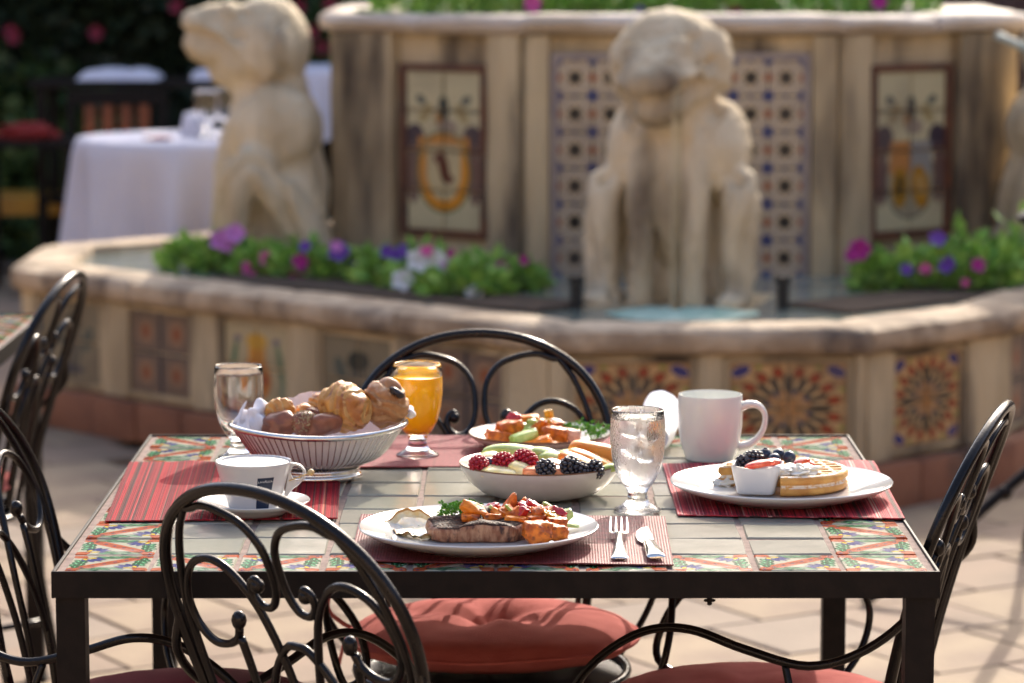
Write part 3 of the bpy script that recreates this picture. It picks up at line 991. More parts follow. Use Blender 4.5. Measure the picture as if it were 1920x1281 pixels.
def build_statue(pitch, roll, jaw):
    H_, B_ = [], []
    HM = Matrix.Translation((0, 0, .53)) @ Matrix.Rotation(pitch, 4, 'X') @ Matrix.Rotation(roll, 4, 'Y') @ Matrix.Translation((0, 0, -.53))
    def add(L, g): L.append(g)
    def Hb(x, y, z, a, b, c): v, f = blob(a, b, c, 4, 0, 2, c=(x, y, z)); H_.append(([HM @ Vector(p) for p in v], f))
    def Ht(pts, r): v, f = tube(pts, r, 8); H_.append(([HM @ Vector(p) for p in v], f))
    def Bb(x, y, z, a, b, c): B_.append(blob(a, b, c, 4, 0, 2, c=(x, y, z)))
    Hb(0, .00, .645, .174, .147, .152); Hb(0, .05, .60, .145, .13, .10)
    Hb(0, .14, .700, .108, .130, .066); Hb(0, .235, .700, .088, .052, .048)
    Hb(0, .14, .625 - jaw, .102, .125, .060); Hb(0, .225, .640 - jaw, .080, .052, .044)
    Hb(0, .09, .57, .10, .10, .08)
    for s in (1, -1):
        Hb(s * .07, .11, .748, .040, .05, .032)
        Hb(s * .145, -.02, .64, .045, .07, .085)
        Ht([(s * .158, -.02, .545), (s * .155, .05, .60), (s * .130, .12, .655), (s * .108, .19, .69), (s * .05, .262, .705), (0, .275, .705)], .013)
        Bb(s * .13, -.03, .39, .088, .145, .14); Bb(s * .10, -.10, .15, .09, .10, .22)
        B_.append(tube([(s * .12, -.16, .02), (s * .19, -.05, .20), (s * .207, .04, .285), (s * .212, .085, .25), (s * .208, .10, .12), (s * .205, .11, -.03)], lambda t: .072 - .020 * t, 12))
        Bb(s * .195, .14, -.01, .055, .08, .035)
        B_.append(tube([(s * .075, .07, .44), (s * .085, .125, .28), (s * .08, .14, .1), (s * .08, .145, -.03)], .042, 10))
    Bb(0, -.005, .50, .125, .135, .13); Bb(0, .04, .30, .08, .085, .24)
    Bb(0, -.04, .38, .150, .15, .15); Bb(0, -.07, .20, .12, .14, .22); Bb(0, -.07, .03, .14, .14, .12); Bb(0, -.11, .06, .19, .10, .13)
    me = bake_union(H_ + B_)
    cv = []
    def hc(pts, w, d): cv.append(([HM @ Vector(p) for p in pts], w, d))
    for s in (1, -1):
        hc([(s * .145, .06, .665), (s * .125, .12, .664), (s * .105, .19, .668 - jaw * .5), (s * .06, .27, .670 - jaw * .5), (0, .285, .670 - jaw * .5)], .013, .016 + jaw)
        hc([(s * .055, .10, .785), (s * .085, .10, .765), (s * .11, .07, .74)], .018, .022)
        hc([(s * .165, -.06, .58), (s * .172, -.02, .66), (s * .15, -.05, .73)], .014, .018)
        cv += [([(s * .21, .14, .0), (s * .24, .12, .20), (s * .25, .033, .30), (s * .24, -.05, .22), (s * .21, -.11, .0)], .022, .040),
               ([(s * .14, .17, .46), (s * .20, .11, .33), (s * .22, -.03, .27), (s * .18, -.17, .29)], .024, .045),
               ([(s * .135, .17, .40), (s * .142, .17, .25), (s * .145, .17, .0)], .020, .055),
               ([(s * .015, .19, .44), (s * .02, .19, .2), (s * .02, .19, .0)], .020, .045),
               ([(s * .14, .06, .52), (s * .10, .13, .49), (0, .15, .48)], .026, .040)]
    carve(me, cv)
    return me
stat_front = build_statue(R(-24), R(7), .022)
stat_side = build_statue(R(3), 0, .0)
st = empty('stone_statue', label='seated stone creature facing us, water running from its mouth', cat='statue', group='stone creature statues of the fountain')
body_o = link('body', stat_front, st)
MB().add(*boxg(-.27, .27, -.24, .26, -.09, -.022, .01)).obj('statue_base', STONE, st, smooth=0)
st.scale = (.92, .94, 1.0)
st.location = (.455, 5.22, .50); st.rotation_euler = (0, 0, R(166))
body_o.data = stat_side
copy_tree(st, 'seated stone creature in profile with its muzzle raised to the left', (-.76, 6.28, .50), R(92), None)
copy_tree(st, 'stone creature cut by the right edge of the frame', (1.68, 6.08, .50), R(-84), None)
body_o.data = stat_front
FOAM = mat('splash_water', (.60, .74, .60), .5, spec=.2, col2=(.30, .50, .40), vs=14, bump=.01, bs=25)
def foam(loc, lab):
    mb = MB(); v, f = [], []
    n, k = 40, 8
    for i in range(k + 1):
        for j in range(n):
            aa = 2 * math.pi * j / n; q = i / k
            rr = q * (1 + .12 * noise.noise(Vector((math.cos(aa) * 2, math.sin(aa) * 2, loc[0]))))
            z = .012 * (1 - q) + .008 * noise.noise(Vector((q * 6 * math.cos(aa), q * 6 * math.sin(aa), 2)))
            v.append((.20 * rr * math.cos(aa), .17 * rr * math.sin(aa), max(z, .0) * (q < .99) + .001))
    for i in range(k):
        for j in range(n): f.append((i * n + j, (i + 1) * n + j, (i + 1) * n + (j + 1) % n, i * n + (j + 1) % n))
    mb.add(v, f)
    o = mb.obj('water_splash', FOAM, None, 180, loc=loc)
    tag(o, lab, 'water')
foam((.455, 4.90, .4755), 'pale aqua splash ring in the pool below the front statue')
STREAM = glassmat('stream_water', .2, 1.15, (.93, .97, .95))
o = MB().add(*tube([(0, 0, .60), (0, -.02, .59), (0, -.03, .5), (0, -.033, .35), (0, -.035, .2), (0, -.035, .002)], lambda t: .010 + .006 * t, 10)).obj('water_stream', STREAM, None, 180, loc=(.44, 4.94, .475))
tag(o, 'thin stream of water falling from the mouth of the front statue', 'water')
PIPE = mat('dark_pipe', (.015, .014, .013), .5)
for x, lab in ((.175, 'dark upright pipe in the water left of the front statue'), (.735, 'dark upright pipe in the water right of the front statue')):
    mb = MB(); mb.add(*lathe([(0, .0), (.017, 0), (.017, .07), (.023, .072), (.023, .09), (.012, .092), (0, .092)], 14))
    tag(mb.obj('water_pipe', PIPE, None, 40, loc=(x, 5.02, .475)), lab, 'pipe', 'dark pipes beside the front statue')

tag(MB().add(*tube([gy(1868, 66, 6.0), gy(1900, 80, 6.0), gy(1945, 100, 6.0)], .012, 10, smooth=2)).add(*tube([gy(1945, 100, 6.0), gy(1960, 160, 6.05)], .012, 10, smooth=0)).obj('spout_pipe', mat('green_grey_pipe', (.42, .50, .46), .4), None, 180), 'pale green grey pipe above the statue cut by the right edge', 'pipe')
# ------------------------------------------------------------------ petunias
LEAF = [mat('petunia_leaf', (.24, .46, .06), .5, col2=(.15, .33, .04), vs=30, sss=0), mat('petunia_leaf_pale', (.40, .60, .12), .5, col2=(.28, .48, .07), vs=30)]
for m_ in LEAF:
    m_.node_tree.nodes['Principled BSDF'].inputs['Sheen Weight'].default_value = .2
def leaves(n, rx, ry, rz, L, seed, flat=.5, M=None):
    r = random.Random(seed); mb = MB()
    for _ in range(n):
        while True:
            p = Vector((r.uniform(-1, 1), r.uniform(-1, 1), r.uniform(0, 1)))
            if .25 < p.length < 1: break
        p.length = p.length ** .6
        c = Vector((p.x * rx, p.y * ry, p.z * rz * (.55 + .9 * abs(noise.noise(Vector((p.x * 2.2, p.y * 2.2, seed)))) + .25 * (r.random() < .12))))
        d = (Vector((p.x, p.y, p.z * .7 + .25)) + Vector((r.uniform(-.6, .6), r.uniform(-.6, .6), r.uniform(-.4, .4)))).normalized()
        w = d.cross(Vector((r.uniform(-1, 1), r.uniform(-1, 1), r.uniform(-1, 1)))).normalized()
        l = L * r.choice((.5, .8, 1.0, 1.45)) * r.uniform(.8, 1.2); b = l * r.uniform(.24, .40)
        nrm = d.cross(w)
        v = [c, c + d * l * .45 + w * b + nrm * l * .06, c + d * l, c + d * l * .45 - w * b + nrm * l * .06]
        mb.add(v, [(0, 1, 2), (0, 2, 3)], r.choice((0, 0, 1)))
    return mb
def blossom_mesh(c, throat, nm):
    m = mat(nm, c, .6, col2=tuple(q * .75 for q in c), vs=60, sss=.0)
    mb = MB(); v, f = [(0, 0, -.012)], []
    n = 30
    for i, (q, z) in enumerate(((.25, -.006), (.6, 0), (1, .002))):
        for j in range(n):
            aa = 2 * math.pi * j / n
            rr = .027 * q * (1 + .12 * q * math.cos(5 * aa))
            v.append((rr * math.cos(aa), rr * math.sin(aa), z + .004 * q * math.sin(5 * aa)))
    for j in range(n):
        f.append((0, 1 + j, 1 + (j + 1) % n))
        for i in range(2): f.append((1 + i * n + j, 1 + (i + 1) * n + j, 1 + (i + 1) * n + (j + 1) % n, 1 + i * n + (j + 1) % n))
    return MB().add(v, f).mesh('blossom', m, 180)
BL = {'lilac': blossom_mesh((.62, .22, .55), 0, 'lilac_petal'), 'pink': blossom_mesh((.70, .10, .32), 0, 'pink_petal'), 'magenta': blossom_mesh((.42, .01, .22), 0, 'magenta_petal'),
      'violet': blossom_mesh((.16, .05, .36), 0, 'violet_petal'), 'white': blossom_mesh((.82, .80, .78), 0, 'white_petal'), 'red': blossom_mesh((.22, .008, .03), 0, 'red_petal')}
cam_pos = Vector((0, CAM_Y, CAM_H))
def plant(loc, r, h, lab, blooms, grp, seed, n=620, L=.036, nm='petunia_plant', cat='flowering plant'):
    t = empty(nm, loc, label=lab, cat=cat, group=grp)
    o = leaves(n, r, r * .8, h, L, seed).obj('foliage', LEAF, t, smooth=0)
    o['kind'] = 'stuff'
    mb = MB(); rr = random.Random(seed)
    for k in range(5):
        aa = rr.uniform(0, 6.3)
        mb.add(*tube([(0, 0, 0), (r * .3 * math.cos(aa), r * .3 * math.sin(aa), h * .4), (r * .6 * math.cos(aa), r * .6 * math.sin(aa), h * .75)], .002, 5, smooth=3))
    mb.obj('stem', LEAF[0], t)
    for (px, py, col, sc) in blooms:
        y = loc[1] - r * .85; sc = sc * 1.15
        p = gy(px, py, y)
        d = (cam_pos - p).normalized() + Vector((rr.uniform(-.4, .4), 0, rr.uniform(.2, .8)))
        q = d.to_track_quat('Z', 'Y').to_euler()
        link('blossom', BL[col], t, p - Vector(loc), q, (sc, sc, sc))
    return t
beds = [
    (360, 478, [(345, 500, 'white', .5)], 'green petunia clump at the far left end of the flower bed'),
    (430, 480, [(412, 450, 'lilac', 1.0), (440, 438, 'lilac', 1.0), (425, 460, 'lilac', .7)], 'petunia clump with pale lilac blooms beside the profile statue'),
    (500, 488, [(503, 485, 'pink', .85), (468, 503, 'pink', .8), (510, 505, 'violet', .6)], 'petunia clump with two coral pink blooms'),
    (570, 492, [(562, 492, 'magenta', .8), (562, 512, 'magenta', .9), (572, 462, 'violet', .6)], 'petunia clump with one deep magenta bloom hanging over the edge'),
    (645, 496, [(635, 472, 'violet', 1.0), (672, 505, 'violet', .95), (630, 462, 'lilac', .6)], 'petunia clump with violet blooms left of the tile panel'),
    (735, 505, [(748, 478, 'violet', 1.0), (765, 470, 'violet', .8), (725, 472, 'violet', .7)], 'petunia clump with dark violet blooms under the shield panel'),
    (800, 515, [(785, 488, 'white', 1.1), (815, 492, 'white', 1.2), (755, 525, 'white', 1.0), (770, 540, 'white', .8), (800, 470, 'pink', .6), (840, 500, 'lilac', .7)], 'petunia clump with big white blooms'),
    (870, 528, [(888, 552, 'white', .8), (845, 475, 'magenta', .4)], 'petunia clump spilling lowest over the coping'),
    (920, 515, [(920, 512, 'magenta', .9), (938, 505, 'magenta', .8)], 'petunia clump with magenta blooms near the right end of the left bed'),
    (968, 516, [(982, 488, 'magenta', .5)], 'small green petunia clump ending the left bed'),
]
for i, (px, py, bl, lab) in enumerate(beds):
    p = gz(px, py + 30, .47)
    r = (.085, .12, .10, .12, .115, .11, .13, .12, .105, .075)[i]
    plant((p.x, p.y, .480), r, (.07, .085, .075, .085, .09, .085, .105, .085, .08, .06)[i], lab, bl, 'petunias in the left bed of the fountain', 10 + i)
beds2 = [
    (1655, 520, [(1612, 468, 'magenta', 1.0), (1600, 478, 'magenta', .8)], 'petunia clump with magenta blooms at the left end of the right bed', .10),
    (1725, 520, [(1700, 505, 'violet', .6), (1735, 505, 'pink', .6)], 'bright green petunia clump with a tiny violet bloom', .11),
    (1790, 520, [(1758, 448, 'violet', .8), (1775, 497, 'violet', .8)], 'tall petunia clump below the right shield panel', .165),
    (1850, 522, [(1835, 497, 'magenta', .7), (1810, 530, 'pink', .4)], 'petunia clump with a dull magenta bloom in the right bed', .14),
    (1895, 515, [], 'pale green clump at the right end of the right bed', .175),
]
for i, (px, py, bl, lab, h) in enumerate(beds2):
    p = gz(px, py + 26, .47)
    plant((p.x, p.y, .480), (.085, .105, .115, .11, .12)[i], h, lab, bl, 'petunias in the right bed of the fountain', 40 + i, n=520)
for i, px in enumerate((765, 860, 960, 1060, 1160, 1265, 1370, 1480, 1590, 1690)):
    p = gz(px, 26, 1.245)
    bl = {960: [(998, 6, 'pink', .9), (1000, 20, 'pink', .6)], 1160: [(1200, 22, 'violet', .7)], 1370: [(1378, 25, 'red', .9)], 1590: [(1648, 4, 'magenta', .8)]}.get(px, [])
    plant((p.x, max(6.17, p.y + .12) + (.1 if i in (0, 9) else 0), 1.226), .135, .16, 'green clump number %s from the left on top of the fountain block' % ['one', 'two', 'three', 'four', 'five', 'six', 'seven', 'eight', 'nine', 'ten'][i], bl, 'petunias on top of the fountain block', 60 + i, n=420, L=.035)
# beds that hold the soil
for a_, b_, nmz in (((-.98, 5.62), (-.02, 4.82), 'l'), ((1.0, 4.80), (1.55, 5.3), 'r')):
    A, B2 = Vector(a_), Vector(b_)
    e2 = (B2 - A).normalized(); n2 = Vector((-e2.y, e2.x))
    if n2.y < 0: n2 = -n2
    q = [A + n2 * .13, B2 + n2 * .13, B2 + n2 * .38, A + n2 * .38]
    mb = MB().add([(p.x, p.y, .3) for p in q] + [(p.x, p.y, .484) for p in q], [(4, 5, 6, 7), (0, 1, 5, 4), (1, 2, 6, 5), (2, 3, 7, 6), (3, 0, 4, 7)])
    o = fpart(mb, 'planting_bed', SOIL, 0)

# ------------------------------------------------------------------ background left: hedge, cloth tables, chairs
HL = [mat('hedge_leaf', (.045, .085, .025), .55, col2=(.025, .05, .015), vs=4), mat('hedge_leaf_light', (.09, .15, .04), .55, col2=(.05, .09, .025), vs=4), mat('hedge_leaf_dark', (.02, .035, .015), .6)]
hedge = empty('hedge', (-1.9, 11.7, 0), label='tall dark hedge with scattered red blossoms at the back left', cat='hedge')
core = MB().add(*blob(2.5, .55, 2.9, 4, .18, 1.5, 3)); core.obj('hedge_core', mat('hedge_core', (.012, .018, .008), .9), hedge, 180)
r = random.Random(5); mb = MB()
for _ in range(26000):
    x = r.uniform(-2.6, 2.6); z = r.uniform(0, 3.0) if r.random() < .45 else r.uniform(0, 1.5)
    yy = -.62 + .35 * noise.noise(Vector((x * 1.6, z * 1.6, 0))) + r.uniform(-.12, .12) + .12 * (z / 3.0) ** 2
    c = Vector((x, yy, z))
    d = Vector((r.uniform(-1, 1), r.uniform(-1.4, .3), r.uniform(-.6, 1))).normalized()
    w = d.cross(Vector((r.uniform(-1, 1), r.uniform(-1, 1), r.uniform(-1, 1)))).normalized()
    l = r.uniform(.06, .12); b = l * .35
    k = noise.noise(Vector((x * 1.1, z * 1.3, 7)))
    mb.add([c, c + d * l * .5 + w * b, c + d * l, c + d * l * .5 - w * b], [(0, 1, 2, 3)], 1 if k + r.uniform(-.3, .3) > .12 else (2 if k < -.15 else 0))
o = mb.obj('hedge_leaves', HL, hedge, 0); o['kind'] = 'stuff'
for px, py in ((20, 60), (180, 62), (25, 70), (330, 12), (560, 15), (620, 8), (585, 60), (604, 90)):
    p = gy(px, py, 10.85)
    l = link('blossom', BL['red'], hedge, p - hedge.location, (R(80), r.uniform(-.5, .5), 0), (1.2, 1.2, 1.2))
# reddish wall on the right
WALL = mat('maroon_plaster', (.10, .055, .045), .9, col2=(.07, .04, .035), vs=3, bump=.004, bs=20)
wall = empty('garden_wall', (2.9, 11.2, 0), label='dark reddish brown wall far behind the right side of the fountain', cat='wall')
r = random.Random(8)
brick = MB().add(*boxg(-.115, .115, -.05, .05, -.034, .034, .0)).mesh('brick', WALL, 0)
mb = MB(); mb.add(*boxg(-2.3, 2.3, -.04, .2, 0, 2.4)); mb.obj('wall_core', GROUT, wall, smooth=0)
rows = [(i, j) for j in range(32) for i in range(20)]
jm = MB()
for i, j in rows:
    x, z = -2.28 + .115 + i * .232 + (.06 if j % 2 else 0) - .03, .04 + j * .0745
    jm.add(*boxg(x - .11, x + .11, -.052 + r.uniform(-.004, .004), .0, z - .033, z + .033))
o = jm.obj('brickwork', WALL, wall, smooth=0); o['kind'] = 'stuff'
# cloth covered round table
CLOTH = mat('white_tablecloth', (.74, .72, .78), .85, col2=(.66, .64, .72), vs=4, bump=.002, bs=200, sss=0)
def cloth_table(loc, rad, h, drop, lab, seed, nf=9):
    t = empty('round_table', loc, label=lab + ' (frame)' if False else lab, cat='table')
    MB().add(*lathe([(0, h - .03), (rad - .02, h - .03), (rad - .02, h - .006), (0, h - .006)], 40)).obj('tabletop', BLACK, t)
    MB().add(*lathe([(0, 0.022), (.22, .022), (.2, .04), (.03, .05), (.03, h - .032), (0, h - .032)], 20)).obj('pedestal', BLACK, t)
    v, f = [], []
    n = 140
    ks = [(0, 0), (.5, 0), (.9, 0), (.985, -.003), (1.01, -.02)] + [(1.02, -.02 - drop * q) for q in np.linspace(.1, 1, 10)]
    for i, (q, z) in enumerate(ks):
        for j in range(n):
            aa = 2 * math.pi * j / n
            w = max(0, (i - 4)) / 10
            rr = rad * q * (1 + w * (.03 + .16 * (1 - 2 * abs(math.sin(nf * .5 * aa + seed))) + .08 * math.sin(nf * 1.7 * aa)))
            v.append((rr * math.cos(aa), rr * math.sin(aa), h + z + (.03 * w * math.sin(4 * aa + .6) if w > 0 else 0)))
    for i in range(len(ks) - 1):
        for j in range(n): f.append((i * n + j, (i + 1) * n + j, (i + 1) * n + (j + 1) % n, i * n + (j + 1) % n))
    o = MB().add(v, f).obj('tablecloth', CLOTH, None, 180, loc=loc)
    return t, o
t, o = cloth_table((-1.14, 7.95, 0), .43, .76, .50, 'round cafe table under the white cloth behind the fountain', 1)
tag(o, 'white cloth hanging in folds from the table behind the left statue', 'tablecloth')
WOOD = mat('orange_wood', (.06, .018, .009), .5, col2=(.035, .012, .008), vs=10, stretch=(1, 1, .2))
WOOD2 = mat('orange_slat_wood', (.30, .075, .02), .5, col2=(.2, .05, .015), vs=10)
REDC = mat('red_cushion_cloth', (.22, .012, .01), .85)
def wooden_chair(loc, rz, lab):
    t = empty('wooden_chair', loc, rz, lab, 'chair', None)
    MB().add(*boxg(-.21, .21, -.2, .2, .40, .43, .005)).obj('seat', WOOD, t, 0)
    MB().add(*blob(.2, .19, .035, 3, .05, 2, 2, (0, 0, .46), .6)).obj('seat_pad', REDC, t, 180)
    for x in (-.19, .19):
        MB().add(*boxg(x - .018, x + .018, -.2, -.165, .022, .398)).obj('leg', WOOD, t, 0)
        MB().add(*boxg(x - .018, x + .018, .165, .2, .022, .398)).obj('leg', WOOD, t, 0)
        MB().add(*boxg(x - .018, x + .018, .17, .2, .432, .93)).obj('back_post', BLACK, t, 0)
    t.scale = (1, 1, .9)
    for k in range(4):
        MB().add(*boxg(-.135 + k * .075, -.09 + k * .075, .178, .195, .50, .86)).obj('back_slat', WOOD2, t, 0)
    MB().add(*boxg(-.17, .17, .172, .197, .862, .93)).obj('top_rail', BLACK, t, 0)
    return t
wooden_chair((-1.62, 9.6, 0), R(8), 'orange wooden slat back chair just behind the white cloth table')
t = empty('side_table', (-1.98, 9.6, 0), label='low dark side table in the gloom at the far left', cat='table')
MB().add(*boxg(-.2, .2, -.16, .16, .62, .65, .004)).obj('tabletop', BLACK, t, 0)
for x in (-.18, .15):
    for y in (-.14, .11): MB().add(*boxg(x, x + .03, y, y + .03, .022, .618)).obj('leg', BLACK, t, 0)
tag(MB().add(*blob(.13, .10, .04, 4, .5, 2, 6)).obj('red_cloth', REDC, None, 180, loc=(-1.98, 9.55, .672)), 'crumpled red cloth glowing in the dark left of the white cloth table', 'cloth')
# serving stand with white linen
t = empty('serving_stand', (-1.48, 10.1, 0), label='dark serving stand with white linen on top, in front of the hedge', cat='stand')
MB().add(*boxg(-.55, .55, -.22, .22, .84, .87, .004)).obj('stand_top', BLACK, t, 0)
for x in (-.52, .48):
    for y in (-.2, .16): MB().add(*boxg(x, x + .04, y, y + .04, .022, .838)).obj('leg', BLACK, t, 0)
MB().add(*boxg(-.5, .5, -.18, .18, .35, .37, .003)).obj('shelf', BLACK, t, 0)
def linen(loc, w, d, h, lab, seed):
    v, f = [], []
    nx, ny = 22, 16
    for j in range(ny + 1):
        for i in range(nx + 1):
            x, y = (i / nx - .5), (j / ny - .5)
            e_ = max(abs(x), abs(y)) * 2
            z = h * (1 - e_ ** 6) * (.75 + .3 * noise.noise(Vector((x * 5, y * 5, seed)))) + .001
            v.append((x * w * (1 + .05 * noise.noise(Vector((y * 4, seed, 0)))), y * d, z))
    for j in range(ny):
        for i in range(nx): f.append((j * (nx + 1) + i, j * (nx + 1) + i + 1, (j + 1) * (nx + 1) + i + 1, (j + 1) * (nx + 1) + i))
    tag(MB().add(v, f).obj('folded_linen', CLOTH, None, 180, loc=loc), lab, 'linen')
linen((-1.66, 10.05, .871), .34, .3, .05, 'pile of white linen on the dark serving stand', 2)
linen((-1.16, 10.05, .871), .16, .2, .06, 'small white linen bundle at the right end of the serving stand', 5)
linen((-1.30, 10.0, .871), .10, .2, .05, 'second small linen bundle on the serving stand', 6)
t, o = cloth_table((-.80, 10.1, 0), .32, .92, .3, 'high round table between the left statue and the fountain block', 4)
tag(o, 'small patch of lilac white cloth seen between the statue and the fountain block', 'tablecloth')
PALE = mat('pale_pole', (.34, .31, .30), .6)
tag(MB().add(*tube([(-.98, 8.75, .88), (-1.08, 8.7, .65), (-1.18, 8.65, .30), (-1.22, 8.6, .022)], .018, 10)).obj('leaning_pole', PALE, None, 180), 'thin pale pole leaning behind the white cloth table', 'pole')
YEL = mat('yellow_paint', (.55, .27, .02), .6, col2=(.35, .16, .02), vs=8)
t = empty('low_bench', (-2.0, 10.35, 0), label='low bench with a yellow ochre seat edge at the far left', cat='bench')
MB().add(*boxg(-.6, .25, -.18, .18, .28, .36, .01)).obj('seat', YEL, t, 0)
for x in (-.55, .12): MB().add(*boxg(x, x + .07, -.16, .16, .022, .278)).obj('leg', BLACK, t, 0)
# iron stand, right edge
t = empty('iron_stand', (1.19, 3.45, 0), label='black iron stand with splayed legs cut by the right edge of the frame', cat='stand')
MB().add(*tube([(0, 0, .25), (0, 0, .85)], .018, 12, smooth=0)).obj('post', BLACK, t)
MB().add(*lathe([(0, .85), (.06, .85), (.07, .865), (.05, .88), (0, .885)], 20)).obj('cap', BLACK, t)
for k in range(3):
    aa = R(205) + k * 2 * math.pi / 3
    d = Vector((math.cos(aa), math.sin(aa), 0))
    mb = MB().add(*tube([(0, 0, .32), d * .10 + Vector((0, 0, .255)), d * .30 + Vector((0, 0, .12)), d * .46 + Vector((0, 0, .034))], .0125, 8))
    mb.add(*blob(.018, .018, .018, 2, c=tuple(d * .10 + Vector((0, 0, .25)))))
    mb.obj('leg', BLACK, t, 180)
# ------------------------------------------------------------------ placemats
def mat_on_table(corners, m, nm, lab, z=TZ + .0012, wav=0.0, thick=.0016, seed=0, droop=None):
    """corners: pixel corners near-left, near-right, far-right, far-left"""
    P = [gz(x, y, z) for x, y in corners]
    nx, ny = 60, 40
    mb = MB(); v, f, uv = [], [], []
    for k in (0, 1):
        for j in range(ny + 1):
            for i in range(nx + 1):
                u, w = i / nx, j / ny
                p = P[0].lerp(P[1], u).lerp(P[3].lerp(P[2], u), w)
                e_ = min(u, 1 - u, w * .7, (1 - w) * .7)
                n_ = noise.noise(Vector((u * 5, w * 4, seed)))
                dz = wav * max(0, n_) * math.exp(-e_ * 9)
                p = p + Vector((0, .0014 * noise.noise(Vector((u * 9, seed, 0))) * (w < .02 or w > .98), dz + (thick if k else 0)))
                v.append(p)
    n1 = (nx + 1) * (ny + 1)
    for j in range(ny):
        for i in range(nx):
            a = j * (nx + 1) + i
            f.append((n1 + a, n1 + a + 1, n1 + a + nx + 2, n1 + a + nx + 1))
            uv.append([(i / nx, j / ny), ((i + 1) / nx, j / ny), ((i + 1) / nx, (j + 1) / ny), (i / nx, (j + 1) / ny)])
    def side(idx):
        for a, b in zip(idx[:-1], idx[1:]):
            f.append((a, b, n1 + b, n1 + a)); t = a % (nx + 1) / nx; uv.append([(t, 0)] * 4)
    side([i for i in range(nx + 1)]); side([ny * (nx + 1) + i for i in range(nx, -1, -1)])
    side([j * (nx + 1) for j in range(ny, -1, -1)]); side([j * (nx + 1) + nx for j in range(ny + 1)])
    mb.add(v, f, uv=uv)
    o = mb.obj(nm, m, None, 50)
    return tag(o, lab, 'placemat')
RED1 = stripes(700, [(.64, .13, .17), (.54, .12, .16), (.45, .12, .16), (.26, .15, .16), (.70, .34, .34), (.30, .22, .18), (.70, .50, .38)], [.28, .24, .18, .13, .08, .06, .03], 3)
RED2 = stripes(700, [(.74, .22, .26), (.60, .16, .22), (.45, .14, .18), (.28, .16, .17), (.80, .48, .48), (.80, .65, .6)], [.30, .25, .17, .14, .09, .05], 4)
def weave_bump(m, sx, dist):
    nt = m.node_tree; N, L = nt.nodes, nt.links; b = N['Principled BSDF']
    tc = N.new('ShaderNodeUVMap'); w1 = N.new('ShaderNodeTexWave'); w1.inputs['Scale'].default_value = sx; w1.inputs['Distortion'].default_value = .4
    w2 = N.new('ShaderNodeTexWave'); w2.bands_direction = 'Y'; w2.inputs['Scale'].default_value = sx * .6; w2.inputs['Distortion'].default_value = .4
    L.new(tc.outputs[0], w1.inputs[0]); L.new(tc.outputs[0], w2.inputs[0])
    mm = N.new('ShaderNodeMath'); mm.operation = 'MULTIPLY'; L.new(w1.outputs[1], mm.inputs[0]); L.new(w2.outputs[1], mm.inputs[1])
    bp_ = N.new('ShaderNodeBump'); bp_.inputs['Strength'].default_value = 1; bp_.inputs['Distance'].default_value = dist
    L.new(mm.outputs[0], bp_.inputs['Height']); L.new(bp_.outputs[0], b.inputs['Normal'])
M_ST1 = imgmat('striped_weave', RED1, .8, spec=.12); weave_bump(M_ST1, 40, .0008)
M_ST2 = imgmat('striped_weave_pale', RED2, .7, spec=.2); weave_bump(M_ST2, 40, .0008)
def art_weave(seed, base):
    r = np.random.default_rng(seed)
    a = np.empty((220, 320, 3)); a[:] = base
    a *= (1 + .55 * (r.random((220, 320, 1)) - .5)) * (1 + .25 * (r.random((220, 1, 1)) - .5)) * (1 + .15 * (r.random((1, 320, 1)) - .5))
    return a
M_BG1 = imgmat('burgundy_weave', art_weave(5, (.46, .20, .215)), .55, spec=.25); weave_bump(M_BG1, 36, .0010)
M_BG2 = imgmat('burgundy_weave_back', art_weave(6, (.50, .22, .245)), .7, spec=.2); weave_bump(M_BG2, 36, .0008)
mat_on_table([(197, 979), (633, 973), (640, 868), (243, 868)], M_ST1, 'placemat', 'bright red striped woven placemat under the coffee cup and saucer', seed=1, wav=.003)
mat_on_table([(1271, 967), (1697, 974), (1638, 866), (1242, 871)], M_ST2, 'placemat', 'pink and dark red striped placemat under the waffle plate', seed=2, wav=.003)
mat_on_table([(655, 1054), (1263, 1061), (1247, 970), (677, 966)], M_BG1, 'placemat', 'burgundy woven placemat under the steak plate, fork and knife', seed=3, wav=.002)
mat_on_table([(668, 877), (1165, 875), (1150, 818), (700, 818)], M_BG2, 'placemat', 'burgundy placemat at the far side under the juice glass', seed=4)
ZM = TZ + .0030

# ------------------------------------------------------------------ crockery
CHINA = mat('white_china', (.62, .61, .59), .12, coat=.5, bump=.0002, bs=30)
CHINA_G = mat('grey_white_china', (.80, .81, .74), .18, coat=.3)
BONE = mat('cream_stoneware', (.72, .69, .62), .25, col2=(.66, .62, .54), vs=30, coat=.3)
BROWN_RIM = mat('brown_glazed_rim', (.20, .10, .05), .3)
def plate(loc, r, label, m=CHINA, h=.024, rimm=None, group=None, nm='plate', ribs=0):
    t = .0035
    prof = [(0, .006), (r * .55, .0062), (r * .66, .0075), (r * .74, .0125), (r * .86, h * .72), (r * .97, h - .0015), (r * .99, h), (r, h - .001), (r * .998, h - .003),
            (r * .93, h * .72 - .002), (r * .8, .0075), (r * .66, .0032), (r * .62, .0), (r * .58, .0), (r * .57, .0025), (0, .003)]
    v, f = lathe(prof, 96)
    k = len(prof) - 1
    ms = [1 if (rimm and i % k in (6, 7)) else 0 for i in range(len(f))]
    o = MB().add(v, f, ms).obj(nm, [m, rimm or m], None, 60, loc=loc)
    return tag(o, label, 'plate', group)
sp = gz(897.5, 986, ZM + .022)
plate((sp.x, sp.y, ZM), .1462, 'large white china plate holding the steak, fried egg and potatoes')
wp = gz(1465, 902, ZM + .022)
plate((wp.x, wp.y, ZM), .1465, 'large white china plate holding the waffle')
bpz = gz(1012, 813, TZ + .0245)
